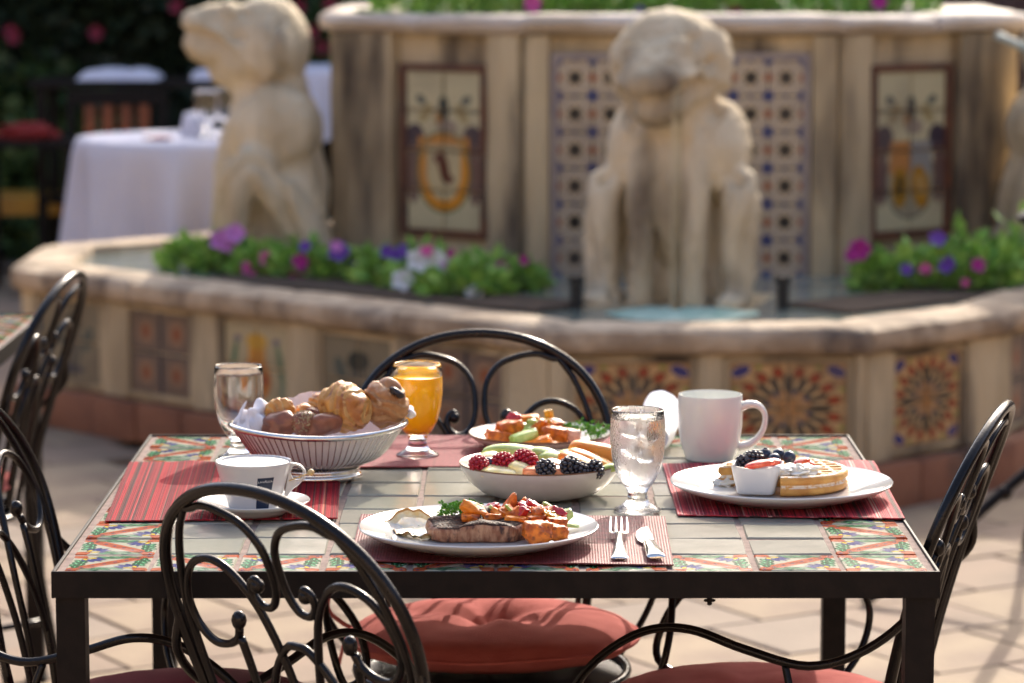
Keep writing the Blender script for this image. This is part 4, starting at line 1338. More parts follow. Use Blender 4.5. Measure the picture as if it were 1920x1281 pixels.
plate((bpz.x, bpz.y, ZM), .103, 'cream plate with a thin brown rim heaped with roast potatoes at the far side', BONE, .024, BROWN_RIM)
# fruit bowl
fb = gz(1012, 868, TZ + .043)
r_, h_ = .1065, .043
prof = [(0, .006), (.05, .0065), (.075, .013), (.092, .025), (.1025, .038), (.1045, h_), (r_, h_ + .0006), (r_ + .0003, h_ - .0012), (.1045, .034), (.095, .019), (.08, .0065), (.066, .001), (.062, .0), (.058, 0), (.057, .002), (0, .002)]
v, f = lathe(prof, 96)
k = len(prof) - 1
o = MB().add(v, f, [1 if i % k in (5, 6) else 0 for i in range(len(f))]).obj('fruit_bowl', [BONE, BROWN_RIM], None, 60, loc=(fb.x, fb.y, TZ + .0012))
tag(o, 'wide shallow cream bowl with a brown rim filled with fruit', 'bowl')

def handle(pts, r, flat=1.0): return tube(pts, r, 12, flat=flat)
# coffee cup and saucer
cz = gz(476, 944, ZM + .012)
sc_ = (cz.x, cz.y, ZM)
prof = [(0, .005), (.034, .0052), (.040, .008), (.058, .0135), (.0715, .0175), (.0722, .0168), (.0715, .0148), (.058, .0095), (.046, .003), (.043, 0), (.040, 0), (.039, .002), (0, .002)]
o = MB().add(*lathe(prof, 96)).obj('saucer', CHINA, None, 60, loc=sc_)
tag(o, 'white saucer under the coffee cup', 'saucer')
cup = empty('coffee_cup', (cz.x, cz.y, ZM + .0054), label='white china coffee cup full of milk foam with a navy label', cat='cup')
def cup_r(z):
    zs = [0, .003, .012, .03, .05, .061]; rs = [.0300, .0335, .0355, .0405, .0462, .0490]
    return float(np.interp(z, zs, rs))
prof = [(0, .002), (.027, .002), (.028, 0), (.0300, 0)] + [(cup_r(z), z) for z in (.0015, .003, .007, .012, .02, .03, .04, .05, .058, .061)] + [(.0486, .0622), (.0474, .0618), (.0466, .059), (.0385, .03), (.033, .012), (.028, .006), (0, .005)]
MB().add(*lathe(prof, 96)).obj('cup_body', CHINA, cup, 60)
FOAM_M = mat('milk_foam', (.84, .81, .76), .55, bump=.0003, bs=160, sss=.2)
MB().add(*lathe([(0, .0603), (.03, .0603), (.044, .0598), (.0470, .0588)], 64)).obj('milk_foam', FOAM_M, cup, 180)
# flat ear shaped handle
def ear(mb, M):
    out = [(.0440, .060), (.052, .0602), (.061, .0575), (.067, .050), (.066, .041), (.059, .032), (.050, .025), (.043, .015), (.0395, .009)]
    hole = (.0555, .0470, .0085)
    n = 40
    # outer loop + hole loop bridging
    O = crom([(x, 0, z) for x, z in out], 6)
    I = crom([(.041, 0, .012), (.044, 0, .03), (.0445, 0, .045), (.045, 0, .058)], 5)[::-1]
    loop = O + [Vector((.0385, 0, .012)), Vector((.0415, 0, .03)), Vector((.0445, 0, .046))]
    N_ = len(loop)
    cx, cz2 = hole[0], hole[1]
    H = []
    for p in loop:
        a = math.atan2(p.z - cz2, p.x - cx)
        H.append(Vector((cx + hole[2] * .95 * math.cos(a), 0, cz2 + hole[2] * 1.1 * math.sin(a))))
    w = .0045
    v = []
    for y, q in ((-w * .6, 1), (-w, .5), (w, .5), (w * .6, 1)):
        for p, h2 in zip(loop, H): v.append(((h2.lerp(p, 1 if q == 1 else .82)).x, y, (h2.lerp(p, 1 if q == 1 else .82)).z))
    for y, q in ((w * .6, 0), (-w * .6, 0)):
        for p, h2 in zip(loop, H): v.append((h2.x, y, h2.z))
    f = []
    for k in range(6):
        k2 = (k + 1) % 6
        order = [0, 1, 5, 4, 2, 3]
        a, b = [1, 2, 4, 5, 0, 3][k], 0
    rings = [0, 3, 2, 4, 5, 1]      # outer front edge -> outer back -> back face -> hole back -> hole front -> front face
    for q in range(6):
        a, b = rings[q], rings[(q + 1) % 6]
        for i in range(N_):
            j = (i + 1) % N_
            f.append((a * N_ + i, a * N_ + j, b * N_ + j, b * N_ + i))
    mb.add(v, f, M=M)
mb = MB(); ear(mb, M4(rot=(0, 0, R(-2)))); mb.obj('handle', CHINA, cup, 60)
# navy label wrapped on the cup, with its lettering
NAVY = mat('navy_print', (.012, .022, .055), .25)
WHITEP = mat('white_print', (.80, .80, .80), .3)
def on_cup(az, z, d=.0003):
    r = cup_r(z) + d
    return Vector((r * math.sin(az), -r * math.cos(az), z))
az0, az1 = math.asin(.0085 / .045), math.asin(.0285 / .045)
v, f = [], []
for j in range(13):
    z = .0035 + (.0465 - .0035) * j / 12
    for i in range(9):
        v.append(on_cup((az0 + (az1 - az0) * i / 8) - .10 * (1 - j / 12) * .35, z))
for j in range(12):
    for i in range(8): f.append((j * 9 + i, j * 9 + i + 1, (j + 1) * 9 + i + 1, (j + 1) * 9 + i))
MB().add(v, f).obj('cup_label', NAVY, cup, 180)
def text_mesh(s, size=1.0, res=3):
    c = bpy.data.curves.new('txt', 'FONT'); c.body = s; c.size = size; c.resolution_u = res; c.fill_mode = 'FRONT'; c.align_x = 'CENTER'
    o = bpy.data.objects.new('txt', c); COL.objects.link(o)
    dg = bpy.context.evaluated_depsgraph_get()
    me = bpy.data.meshes.new_from_object(o.evaluated_get(dg))
    bpy.data.objects.remove(o)
    b = bmesh.new(); b.from_mesh(me)
    bmesh.ops.subdivide_edges(b, edges=[e for e in b.edges if e.calc_length() > .25 * size], cuts=2)
    vs = [tuple(x.co) for x in b.verts]; fs = [tuple(x.index for x in q.verts) for q in b.faces]
    b.free()
    return vs, fs
mb = MB()
for s_, cx_, sz in (('LAV', -.29, .62), ('A', .0, .86), ('ZZA', .29, .62)):
    vs, fs = text_mesh(s_, sz)
    xs = [p[0] for p in vs]; x0, x1 = min(xs), max(xs)
    tw = .40 if s_ != 'A' else .19
    out = []
    for p in vs:
        X = cx_ + ((p[0] - (x0 + x1) / 2) / (x1 - x0)) * tw
        azz = (az0 + az1) / 2 + X * (az1 - az0) * .92
        out.append(on_cup(azz - .008, .0400 + p[1] * .0058, .0007))
    mb.add(out, fs)
mb.obj('cup_lettering', WHITEP, cup, 0)
PICKM = mat('pale_wood', (.66, .46, .20), .5)
o = MB().add(*tube([(.046, -.012, .038), (.072, -.014, .048)], .0009, 6, smooth=0)).add(*blob(.0047, .0047, .0047, 2, c=(.0745, -.0142, .0492))).obj('cocktail_pick', PICKM, None, 180, loc=cup.location)
tag(o, 'tiny wooden pick with a ball end stuck through the coffee cup handle', 'pick')

# tall mug
mz = gz(1331, 861, TZ)
mug = empty('mug', (mz.x, mz.y, TZ + .0008), label='plain tall off-white mug behind the waffle plate', cat='mug')
prof = [(0, .003), (.029, .003), (.030, .0), (.034, 0), (.0375, .008), (.0425, .025), (.0455, .05), (.0460, .075), (.0455, .090), (.0448, .0925), (.0435, .0925), (.0425, .090), (.043, .075), (.042, .05), (.039, .025), (.033, .008), (0, .006)]
MB().add(*lathe(prof, 80)).obj('mug_body', CHINA_G, mug, 60)
MB().add(*tube([(.043, 0, .074), (.054, 0, .079), (.068, 0, .0775), (.077, 0, .066), (.0765, 0, .048), (.068, 0, .032), (.056, 0, .022), (.040, 0, .018)], lambda t: .0050 + .0012 * math.cos(6.28 * t), 12, flat=1.3)).obj('handle', CHINA_G, mug, 180)
mug.rotation_euler = (0, 0, R(-8))

# ------------------------------------------------------------------ glasses
GLASS = glassmat('clear_glass', 0.0, 1.5)
WETGLASS = glassmat('misted_glass', 0.0, 1.45, wet=True)
def goblet_prof(s=1):
    return [(0, 0), (.029, 0), (.0305, .0012), (.0300, .0025), (.023, .006), (.0155, .0115), (.0128, .017), (.0124, .023), (.0145, .0285), (.0215, .0375), (.0285, .051), (.0335, .070), (.0355, .090), (.0357, .105), (.0350, .120), (.0338, .1308), (.0331, .1322),
            (.0322, .1308), (.0333, .120), (.0339, .105), (.0337, .090), (.0316, .071), (.0265, .053), (.0195, .041), (.0110, .0345), (0, .033)]
def goblet(px, py, label, m=GLASS, z=TZ + .0012):
    p = gz(px, py, TZ)
    t = empty('water_goblet', (p.x, p.y, z), label=label, cat='glass')
    MB().add(*lathe(goblet_prof(), 80)).obj('goblet', m, t, 180)
    return t
def fill(top, eps=.0):
    pr = [(0, .0332 - eps), (.0110, .0347 - eps), (.0195 + eps, .041), (.0265 + eps, .053), (.0316 + eps, .071), (.0337 + eps, .090), (.0339 + eps, .105), (.0333 + eps, .120)]
    out = [p for p in pr if p[1] < top]
    a, b = out[-1], next((p for p in pr if p[1] >= top), (.0333 + eps, top))
    return out + [(float(np.interp(top, [q[1] for q in pr], [q[0] for q in pr])), top), (0, top)]
g1 = goblet(1195, 959, 'misted goblet of ice water beside the fork, nearest of the three glasses', WETGLASS)
WATERG = glassmat('drinking_water', 0.02, 1.33)
MB().add(*lathe(fill(.121, .0002), 64)).obj('water', WATERG, g1, 60)
ICE = glassmat('ice', .25, 1.05, (.97, .98, 1))
for k, (x, y, z, a) in enumerate(((-.008, -.006, .108, .3), (.011, .005, .104, 1.1), (-.006, .010, .085, .7), (.009, -.009, .078, 2.0))):
    MB().add(*blob(.0105, .0105, .009, 3, .1, 2, k, pw=.5)).obj('ice_cube', ICE, g1, 180, loc=(x, y, z), rot=(a, a * .6, a))
g2 = goblet(783, 858, 'goblet of orange juice in front of the far chair', z=ZM)
m, nt, b = _new('orange_juice')
b.inputs['Base Color'].default_value = (1.0, .46, .004, 1); b.inputs['Roughness'].default_value = .08
b.inputs['Subsurface Weight'].default_value = .35; b.inputs['Subsurface Radius'].default_value = (1, .7, .05); b.inputs['Subsurface Scale'].default_value = .012
jp = [(r_q + .0002, z) for r_q, z in goblet_prof()[8:14]] + [(.0354, .114)]
MB().add(*lathe([(0, .0335), (.0112, .0335)] + [q for q in jp if q[1] > .0335] + [(.034, .1143), (0, .1146)], 64)).obj('juice', m, g2, 60)
g3 = goblet(449, 860, 'empty clear goblet behind the bread basket on the left')

# ------------------------------------------------------------------ cutlery
STEEL = mat('polished_steel', (.72, .71, .69), .16, 1, rvar=.0, bump=.0002, bs=60)
SILVER = mat('silver_plate', (.80, .76, .70), .13, 1)
def strip(sec, n=10):
    """sec: list of (y, half width, z centre, thickness, x centre); returns closed lens section sweep"""
    v, f = [], []
    m_ = n
    for (y, w, z, th, x) in sec:
        for k in range(m_):
            a = 2 * math.pi * k / m_
            v.append((x + w * math.cos(a), y, z + th * math.sin(a) * (1 if math.sin(a) > 0 else .35)))
    for i in range(len(sec) - 1):
        for k in range(m_): f.append((i * m_ + k, (i + 1) * m_ + k, (i + 1) * m_ + (k + 1) % m_, i * m_ + (k + 1) % m_))
    f.append(tuple(range(m_))); f.append(tuple((len(sec) - 1) * m_ + k for k in range(m_))[::-1])
    return v, f
fp = gz(1162, 1052, ZM)
fork = empty('fork', (fp.x, fp.y, ZM + .0006), R(-1.5), 'silver dinner fork lying on the burgundy placemat', 'fork')
mb = MB().add(*strip([(0, .006, .0022, .0012, 0), (.002, .0100, .0026, .002, 0), (.008, .0106, .0028, .0024, 0), (.03, .0085, .004, .0024, 0), (.06, .0058, .0065, .0022, 0), (.09, .0038, .009, .002, 0), (.115, .0032, .0098, .002, 0), (.128, .0045, .0092, .0018, 0)], 12))
mb.m = [0] * len(mb.m)
mb.obj('handle', STEEL, fork, 60)
mb = MB().add(*strip([(.1282, .0046, .0092, .0018, 0), (.134, .0095, .0076, .0016, 0), (.141, .0122, .0064, .0014, 0), (.152, .0126, .0060, .0012, 0)], 12))
mb.m = [0] * len(mb.m)
for k in range(4):
    x = (-.0108 + k * .0072)
    q = strip([(.150, .0019, .0060, .0011, x), (.165, .0017, .0072, .001, x), (.182, .0015, .0105, .0009, x * .96), (.198, .0010, .0155, .0007, x * .93), (.2, .0004, .0162, .0004, x * .93)], 8)
    mb.add(*q)
mb.obj('fork_head', STEEL, fork, 60)
kp = gz(1231, 1053, ZM)
knife = empty('knife', (kp.x, kp.y, ZM + .0006), R(3), 'silver steak knife with a square ended handle right of the fork', 'knife')
MB().add(*strip([(0, .0085, .004, .0025, 0), (.002, .0108, .0048, .0040, 0), (.008, .0112, .0052, .0045, 0), (.05, .0095, .0055, .0045, 0), (.088, .0080, .0055, .004, 0), (.094, .0075, .0052, .0035, 0)], 14)).obj('handle', SILVER, knife, 60)
MB().add(*strip([(.0942, .0040, .0040, .0014, 0.002), (.100, .0075, .0032, .0010, -.001), (.120, .0098, .0028, .0008, -.002), (.150, .0102, .0028, .0007, -.001), (.180, .0082, .003, .0006, .001), (.198, .0045, .0032, .0005, .0045), (.205, .0012, .0034, .0004, .007)], 10)).obj('blade', mat('dull_blade', (.34, .33, .32), .28, 1, bump=.0002, bs=60), knife, 60)

# ------------------------------------------------------------------ bread basket
bk = gz(598, 899, TZ)
basket = empty('bread_basket', (bk.x, bk.y, TZ + .0032), R(13), 'oval silver wire bread basket on a polished foot', 'basket')
A_, B_, H_ = .120, .092, .071
MB().add(*tube([(A_ * math.cos(a), B_ * math.sin(a), H_ + .004 * math.cos(2 * a)) for a in np.linspace(0, 2 * math.pi, 49)[:-1]], .0040, 12, closed=True, smooth=2, flat=1.0)).obj('basket_rim', STEEL, basket, 180)
MB().add(*lathe([(.052, .0), (.0585, .0), (.0605, .003), (.058, .007), (.0545, .0085), (.0575, .011), (.055, .0145), (.050, .0155), (.048, .013)], 72, sx=1.0, sy=.82, closed=True)).obj('basket_foot', SILVER, basket, 180)
MB().add(*lathe([(0, .0142), (.05, .0142), (.053, .0150), (.05, .0158), (0, .0158)], 60, sy=.82)).obj('basket_floor', STEEL, basket, 60)
for k in range(76):
    a = 2 * math.pi * k / 76
    c_, s_ = math.cos(a), math.sin(a)
    rz_ = H_ + .004 * math.cos(2 * a)
    pts = []
    for t, q in ((0, 0), (.22, .17), (.45, .36), (.7, .66), (.88, .86), (1, 1)):
        rr = .44 + (1 - .44) * (t ** .62)
        pts.append((A_ * c_ * rr * (1 if t else 1.0), B_ * s_ * rr, .0155 + (rz_ - .0155) * (q ** 1.0)))
    MB().add(*tube(pts, .0009, 6, smooth=3)).obj('wire', STEEL, basket, 180)
NAP = mat('white_napkin', (.86, .85, .88), .9, col2=(.80, .79, .83), vs=20, bump=.0006, bs=700, sss=.15, sssr=(.01, .01, .012))
def napkin_liner():
    v, f = [], []
    n, k = 160, 22
    for i in range(k + 1):
        q = i / k
        for j in range(n):
            a = 2 * math.pi * j / n
            if q < .75:
                t = q / .75
                rr = .42 + (.955 - .42) * t ** .62
                z = .017 + (H_ - .019) * t
            else:
                t = (q - .75) / .25
                back = max(0, math.sin(a + .35)) ** 1.1
                left = math.exp(-((a - math.pi) / .42) ** 2)
                up = .0 + .040 * back + .030 * left * (1 + .5 * math.sin(13 * a)) 
                rr = .955 - .03 * t - .10 * left * t * (.6 + .6 * math.sin(17 * a))
                z = H_ - .002 + up * t - .004 * (1 - back) * t
            w = noise.noise(Vector((math.cos(a) * 3, math.sin(a) * 3, q * 3)))
            w2 = noise.noise(Vector((math.cos(a) * 8, math.sin(a) * 8, q * 6)))
            rr *= 1 + (.02 * w + .012 * w2) * q - .004
            z += (.006 * w + .004 * w2) * max(0, q - .7) * 3.3
            v.append((A_ * rr * math.cos(a), B_ * rr * math.sin(a), z))
    for i in range(k):
        for j in range(n): f.append((i * n + j, i * n + (j + 1) % n, (i + 1) * n + (j + 1) % n, (i + 1) * n + j))
    f.append(tuple(range(n))[::-1])
    return v, f
o = MB().add(*napkin_liner()).obj('basket_napkin', NAP, None, 180, loc=basket.location)
o.rotation_euler = basket.rotation_euler
tag(o, 'white cloth napkin lining the bread basket, peaked at its left end', 'napkin')
# crumpled peak at the left end of the basket
v, f = blob(.021, .019, .020, 4, .9, 1.6, 4)
cr = gy(480, 786, bk.y - .012)
o = MB().add(v, f).obj('napkin_corner', NAP, None, 180, loc=cr); tag(o, 'crumpled corner of white napkin poking out of the left end of the basket', 'napkin')
v, f = blob(.008, .014, .0085, 3, .4, 1.4, 9)
cr = gy(768, 773, bk.y + .02)
o = MB().add(v, f).obj('napkin_corner', NAP, None, 180, loc=cr); tag(o, 'small tip of white napkin at the right end of the basket by the juice', 'napkin')

def pastry_mat(name, c1, c2, c3, rough=.38, bump=.0012, bs=90, vs=40):
    return mat(name, c1, rough, col2=c2, vs=vs, vdet=8, lo=.38, hi=.62, col3=c3, vs3=70, lo3=.56, hi3=.72, bump=bump, bs=bs, bdet=8, coat=.25)
CRO = pastry_mat('croissant_crust', (.72, .34, .07), (.42, .14, .025), (.24, .07, .014))
CRO2 = pastry_mat('dark_roll_crust', (.48, .22, .075), (.27, .11, .035), (.58, .40, .24), .5)
DARKB = mat('dark_bread', (.17, .055, .025), .45, col2=(.30, .10, .045), vs=60, vdet=8, bump=.001, bs=120, coat=.2)
SEED = mat('seeds', (.55, .42, .20), .6, col2=(.25, .19, .10), vs=200)
def layered(sx, sy, sz, seed, ridges=6, tilt=.5, amp=.16, sub=5, depth=.15):
    """flaky roll: spiral ridges running round an ellipsoid"""
    V, F = ico(sub)
    out = []; PH = []
    for p in V:
        p = Vector(p)
        n_ = noise.noise(p * 1.4 + Vector((seed, 0, 0)))
        t = p.x * math.cos(tilt) + p.z * math.sin(tilt) + .22 * n_ + .15 * p.y * p.y
        ph = (t * ridges * .5) % 1.0
        PH.append(ph)
        step = (ph ** .5) if ph < .88 else (1 - ph) / .12 * .94
        d = 1 + amp * n_ + depth * (step - .5) + .018 * noise.noise(p * 14 + Vector((seed, 0, 0)))
        out.append((p.x * sx * d, p.y * sy * d, p.z * sz * d))
    return out, F, [1 if (max(PH[k] for k in q) > .88 and min(PH[k] for k in q) < .999) or sum(PH[k] for k in q) / len(q) < .05 else 0 for q in F]
def food(nm, geo, m, px, py, Y, lab, cat, rot=(0, 0, 0), group=None, smooth=180, ref='c'):
    p = gy(px, py, Y)
    o = MB().add(*geo).obj(nm, m if not isinstance(m, str) else PM[m], None, smooth, loc=p, rot=rot)
    return tag(o, lab, cat, group)
DOUGH = mat('pale_pastry_layer', (.66, .38, .13), .6, col2=(.52, .26, .07), vs=150, bump=.0005, bs=300)
PM = {'g': [CRO, DOUGH], 'b': [CRO2, mat('brown_pastry_layer', (.50, .27, .11), .6, col2=(.36, .17, .06), vs=150, bump=.0005, bs=300)]}
food('croissant', layered(.037, .033, .032, 2, 6, .55), 'g', 648, 762, bk.y - .014, 'golden shiny croissant in the middle of the basket', 'croissant', (0, R(25), R(-30)))
food('chocolate_roll', layered(.031, .030, .032, 5, 5, 1.0), 'b', 723, 755, bk.y + .004, 'brown flaky chocolate roll at the right end of the basket', 'pastry', (R(10), R(-20), R(25)))
food('chocolate_filling', blob(.012, .006, .005, 3, .3, 2, 3), mat('chocolate', (.02, .012, .012), .3), 744, 736, bk.y - .020, 'dark chocolate showing at the top right of the chocolate roll', 'chocolate', (0, R(35), 0))
food('croissant', layered(.027, .026, .024, 9, 6, .4), 'g', 610, 768, bk.y + .03, 'pale croissant half hidden behind the golden one', 'croissant', (0, R(-15), R(30)))
food('danish_pastry', layered(.020, .018, .022, 11, 6, 1.3), 'g', 524, 775, bk.y - .010, 'small striped golden pastry at the left of the basket', 'pastry', (R(10), R(30), R(10)))
food('danish_pastry', layered(.018, .018, .017, 14, 6, .9), 'g', 571, 780, bk.y + .012, 'small golden pastry behind the seeded roll', 'pastry', (0, R(-20), R(10)))
food('dark_roll', blob(.023, .020, .017, 4, .2, 1.5, 6, pw=.75), DARKB, 524, 797, bk.y - .032, 'dark brown bread piece at the left front of the basket', 'bread roll', (0, R(-12), R(20)))
food('dark_roll', blob(.025, .020, .016, 4, .2, 1.5, 8, pw=.75), DARKB, 607, 796, bk.y - .040, 'dark brown bread piece below the golden croissant', 'bread roll', (0, R(-14), R(-20)))
food('dark_roll', blob(.014, .013, .010, 4, .2, 1.5, 12, pw=.75), DARKB, 590, 777, bk.y + .005, 'small dark piece behind the seeded roll', 'bread roll', (0, R(10), 0))
p = gy(571, 794, bk.y - .036)
t = empty('seeded_roll', p, 0, 'small roll covered in pale seeds at the front of the basket', 'bread roll')
MB().add(*blob(.020, .018, .017, 3, .12, 1.5, 3)).obj('crumb', DARKB, t, 180)
mb = MB(); r = random.Random(3)
for _ in range(230):
    d = Vector((r.gauss(0, 1), r.gauss(-.4, 1), r.gauss(.5, 1))).normalized()
    mb.add(*blob(.0019, .001, .0007, 1), 0, M4((d.x * .0202, d.y * .0182, d.z * .0172), (r.uniform(0, 6), r.uniform(0, 6), r.uniform(0, 6))))
o = mb.obj('seed', SEED, t, 0); o['kind'] = 'stuff'

# rolled napkin at the back right
npz = gz(1232, 838, TZ)
v, f = [], []
n, K = 48, 26
for i in range(K + 1):
    q = i / K
    yy = -.075 + .19 * q
    endc = min(1, math.sin(math.pi * min(1, max(0, q * 1.0)) * .5 + .0) * 1.6 + .55) if q < .3 else 1
    for j in range(n):
        a = 2 * math.pi * j / n
        rr = .0275 * (1 + .05 * math.sin(3 * a + q * 2) + .05 * noise.noise(Vector((math.cos(a) * 2, math.sin(a) * 2, q * 6))))
        rr *= (.72 + .28 * min(1, q * 5)) if q < .2 else 1
        v.append((rr * math.cos(a) * 1.05, yy, .029 + rr * math.sin(a)))
for i in range(K):
    for j in range(n): f.append((i * n + j, i * n + (j + 1) % n, (i + 1) * n + (j + 1) % n, (i + 1) * n + j))
f.append(tuple(range(n))); f.append(tuple(K * n + j for j in range(n))[::-1])
o = MB().add(v, f).obj('rolled_napkin', NAP, None, 180, loc=(npz.x, npz.y, TZ + .001), rot=(R(5), 0, R(-6)))
tag(o, 'white rolled napkin standing out behind the water goblet', 'napkin')
# ------------------------------------------------------------------ food
def drupes(sx, sy, sz, rd, n, seed, core=.86):
    mb = MB()
    mb.add(*blob(sx * core, sy * core, sz * core, 2))
    for i in range(n):
        z = 1 - 2 * (i + .5) / n
        a = i * 2.39996 + seed
        q = math.sqrt(1 - z * z)
        mb.add(*blob(rd, rd, rd, 2, c=(q * math.cos(a) * sx, q * math.sin(a) * sy, z * sz)))
    return mb
RASP = mat('raspberry_skin', (.50, .012, .03), .35, col2=(.34, .008, .03), vs=60, sss=.25, sssr=(.006, .001, .001), bump=.0003, bs=400)
BLACKB = mat('blackberry_skin', (.012, .008, .016), .16, coat=.6)
BLUEB = mat('blueberry_skin', (.012, .016, .035), .3, col2=(.03, .045, .085), vs=120, coat=.2)
def put(mb, nm, m, px, py, Y, lab, cat, rot=(0, 0, 0), group=None, smooth=180):
    if isinstance(mb, tuple): mb = MB().add(*mb)
    return tag(mb.obj(nm, m, None, smooth, loc=gy(px, py, Y), rot=rot), lab, cat, group)
F = fb.y
G_R, G_B = 'raspberries in the fruit bowl', 'blackberries in the fruit bowl'
put(drupes(.0115, .0105, .0125, .0030, 60, 1), 'raspberry', RASP, 898, 871, F - .052, 'leftmost raspberry in the fruit bowl, cup end turned to us', 'raspberry', (R(70), R(10), 0), G_R)
put(drupes(.0125, .0115, .0155, .0029, 70, 2), 'raspberry', RASP, 943, 868, F - .045, 'middle raspberry of the three in the fruit bowl', 'raspberry', (R(20), R(80), 0), G_R)
put(drupes(.0130, .0125, .0165, .0029, 76, 3), 'raspberry', RASP, 985, 864, F - .036, 'rightmost and highest raspberry in the fruit bowl', 'raspberry', (R(10), R(112), 0), G_R)
put(drupes(.0115, .0115, .0110, .0033, 46, 4), 'blackberry', BLACKB, 1023, 879, F - .070, 'leftmost blackberry at the front of the fruit bowl', 'blackberry', (R(10), 0, 0), G_B)
put(drupes(.0120, .0115, .0120, .0033, 46, 5), 'blackberry', BLACKB, 1069, 875, F - .068, 'tallest blackberry in the fruit bowl, second from the left', 'blackberry', (R(30), R(20), 0), G_B)
put(drupes(.0100, .0100, .0090, .0030, 40, 6), 'blackberry', BLACKB, 1091, 882, F - .070, 'small blackberry tucked against the tallest one', 'blackberry', (R(10), R(50), 0), G_B)
put(drupes(.0115, .0100, .0090, .0031, 42, 7), 'blackberry', BLACKB, 1117, 880, F - .066, 'rightmost blackberry in the fruit bowl near the goblet', 'blackberry', (R(10), R(70), 0), G_B)
put(blob(.0085, .0085, .008, 3, .05, 2, 1), 'blueberry', BLUEB, 917, 868, F - .042, 'single blueberry between two raspberries in the fruit bowl', 'blueberry')
def slab(w, d, h, bend=0.0, taper=0.0, seed=0, rough=.03, top=0.0):
    """soft edged slice: length w, depth d, height h, arched upward by bend"""
    v, f = [], []
    n, k = 22, 16
    for i in range(n + 1):
        t = i / n * 2 - 1
        e_ = (1 - abs(t) ** 7) ** .5 if abs(t) < 1 else .02
        e_ = max(e_, .03)
        for j in range(k):
            a = 2 * math.pi * j / k
            cy = math.copysign(abs(math.cos(a)) ** .45, math.cos(a)); cz_ = math.copysign(abs(math.sin(a)) ** .45, math.sin(a))
            tp = 1 - taper * abs(t)
            nz = 1 + rough * noise.noise(Vector((t * 3, cy * 2 + seed, cz_ * 2)))
            v.append((t * w / 2, cy * d / 2 * e_ * tp * nz, cz_ * h / 2 * e_ * nz * (1 - top * max(0, cz_)) - bend * t * t))
    for i in range(n):
        for j in range(k): f.append((i * k + j, (i + 1) * k + j, (i + 1) * k + (j + 1) % k, i * k + (j + 1) % k))
    f.append(tuple(range(k))); f.append(tuple(n * k + j for j in range(k))[::-1])
    return v, f
HONEY = mat('honeydew_flesh', (.44, .56, .16), .35, col2=(.62, .70, .34), vs=45, sss=.35, sssr=(.01, .012, .004), bump=.0003, bs=300)
CANTA = mat('cantaloupe_flesh', (.80, .30, .045), .4, col2=(.84, .40, .09), vs=45, sss=.35, sssr=(.012, .006, .002), bump=.0003, bs=300)
PAPAYA = mat('papaya_flesh', (.82, .24, .10), .3, col2=(.85, .34, .17), vs=50, sss=.3, sssr=(.012, .004, .002), bump=.0003, bs=300)
PINE = mat('pineapple_flesh', (.84, .68, .26), .35, col2=(.88, .78, .48), vs=60, sss=.3, sssr=(.01, .008, .003), bump=.0006, bs=260)
G_H, G_C = 'honeydew slices', 'cantaloupe slices'
for i, (px, py, dy, w, h, rz, ry, lab) in enumerate((
    (965, 848, .020, .092, .020, -6, 4, 'longest pale green honeydew slice arching over the raspberries'),
    (990, 850, .036, .080, .018, -10, 10, 'honeydew slice behind the longest one, under the back plate'),
    (1026, 853, .012, .064, .015, -18, 14, 'thin honeydew slice in the middle of the fruit bowl'),
    (1042, 859, -.004, .052, .013, -22, 12, 'small honeydew slice above the pink papaya'),
    (1062, 854, .022, .042, .014, -10, -6, 'short honeydew slice just left of the cantaloupe'))):
    put(slab(w, .018, h, .008, .35, i), 'honeydew_slice', HONEY, px, py, F + dy, lab, 'melon slice', (R(18), R(ry), R(rz)), G_H)
for i, (px, py, dy, w, h, rz, ry, lab) in enumerate((
    (1113, 848, .030, .070, .026, 0, 10, 'thick cantaloupe slice at the back right of the fruit bowl'),
    (1107, 861, .006, .066, .014, -6, 20, 'cantaloupe slice in the middle of the stack of three'),
    (1090, 868, -.018, .066, .014, -8, 22, 'lowest cantaloupe slice lying behind the blackberries'))):
    put(slab(w, .020, h, .002, .15, i + 9), 'cantaloupe_slice', CANTA, px, py, F + dy, lab, 'melon slice', (R(14), R(ry), R(rz)), G_C)
put(slab(.032, .02, .012, 0, .1, 21), 'papaya_piece', PAPAYA, 1000, 884, F - .060, 'pink orange papaya cube left of the first blackberry', 'papaya', (R(10), R(4), R(6)), 'papaya pieces in the fruit bowl')
put(slab(.034, .02, .011, 0, .1, 22), 'papaya_piece', PAPAYA, 1046, 873, F - .046, 'long pink papaya piece between the honeydew and the cantaloupe', 'papaya', (R(10), R(16), R(-14)), 'papaya pieces in the fruit bowl')
put(slab(.028, .02, .011, 0, .1, 23), 'papaya_piece', PAPAYA, 1046, 883, F - .062, 'papaya piece between the two left blackberries', 'papaya', (R(10), R(10), R(-6)), 'papaya pieces in the fruit bowl')
put(slab(.050, .03, .012, .003, .1, 31, .1), 'pineapple_piece', PINE, 935, 884, F - .062, 'flat pineapple piece below the raspberries', 'pineapple', (R(8), R(3), R(4)), 'pineapple pieces in the fruit bowl')
put(slab(.034, .02, .016, .002, .1, 32, .1), 'pineapple_piece', PINE, 975, 880, F - .056, 'pineapple piece left of the pink papaya cube', 'pineapple', (R(14), R(18), R(-10)), 'pineapple pieces in the fruit bowl')
put(slab(.028, .02, .012, .002, .1, 33, .1), 'pineapple_piece', PINE, 918, 858, F + .0, 'pineapple piece at the back left of the fruit bowl', 'pineapple', (R(14), R(-8), R(10)), 'pineapple pieces in the fruit bowl')
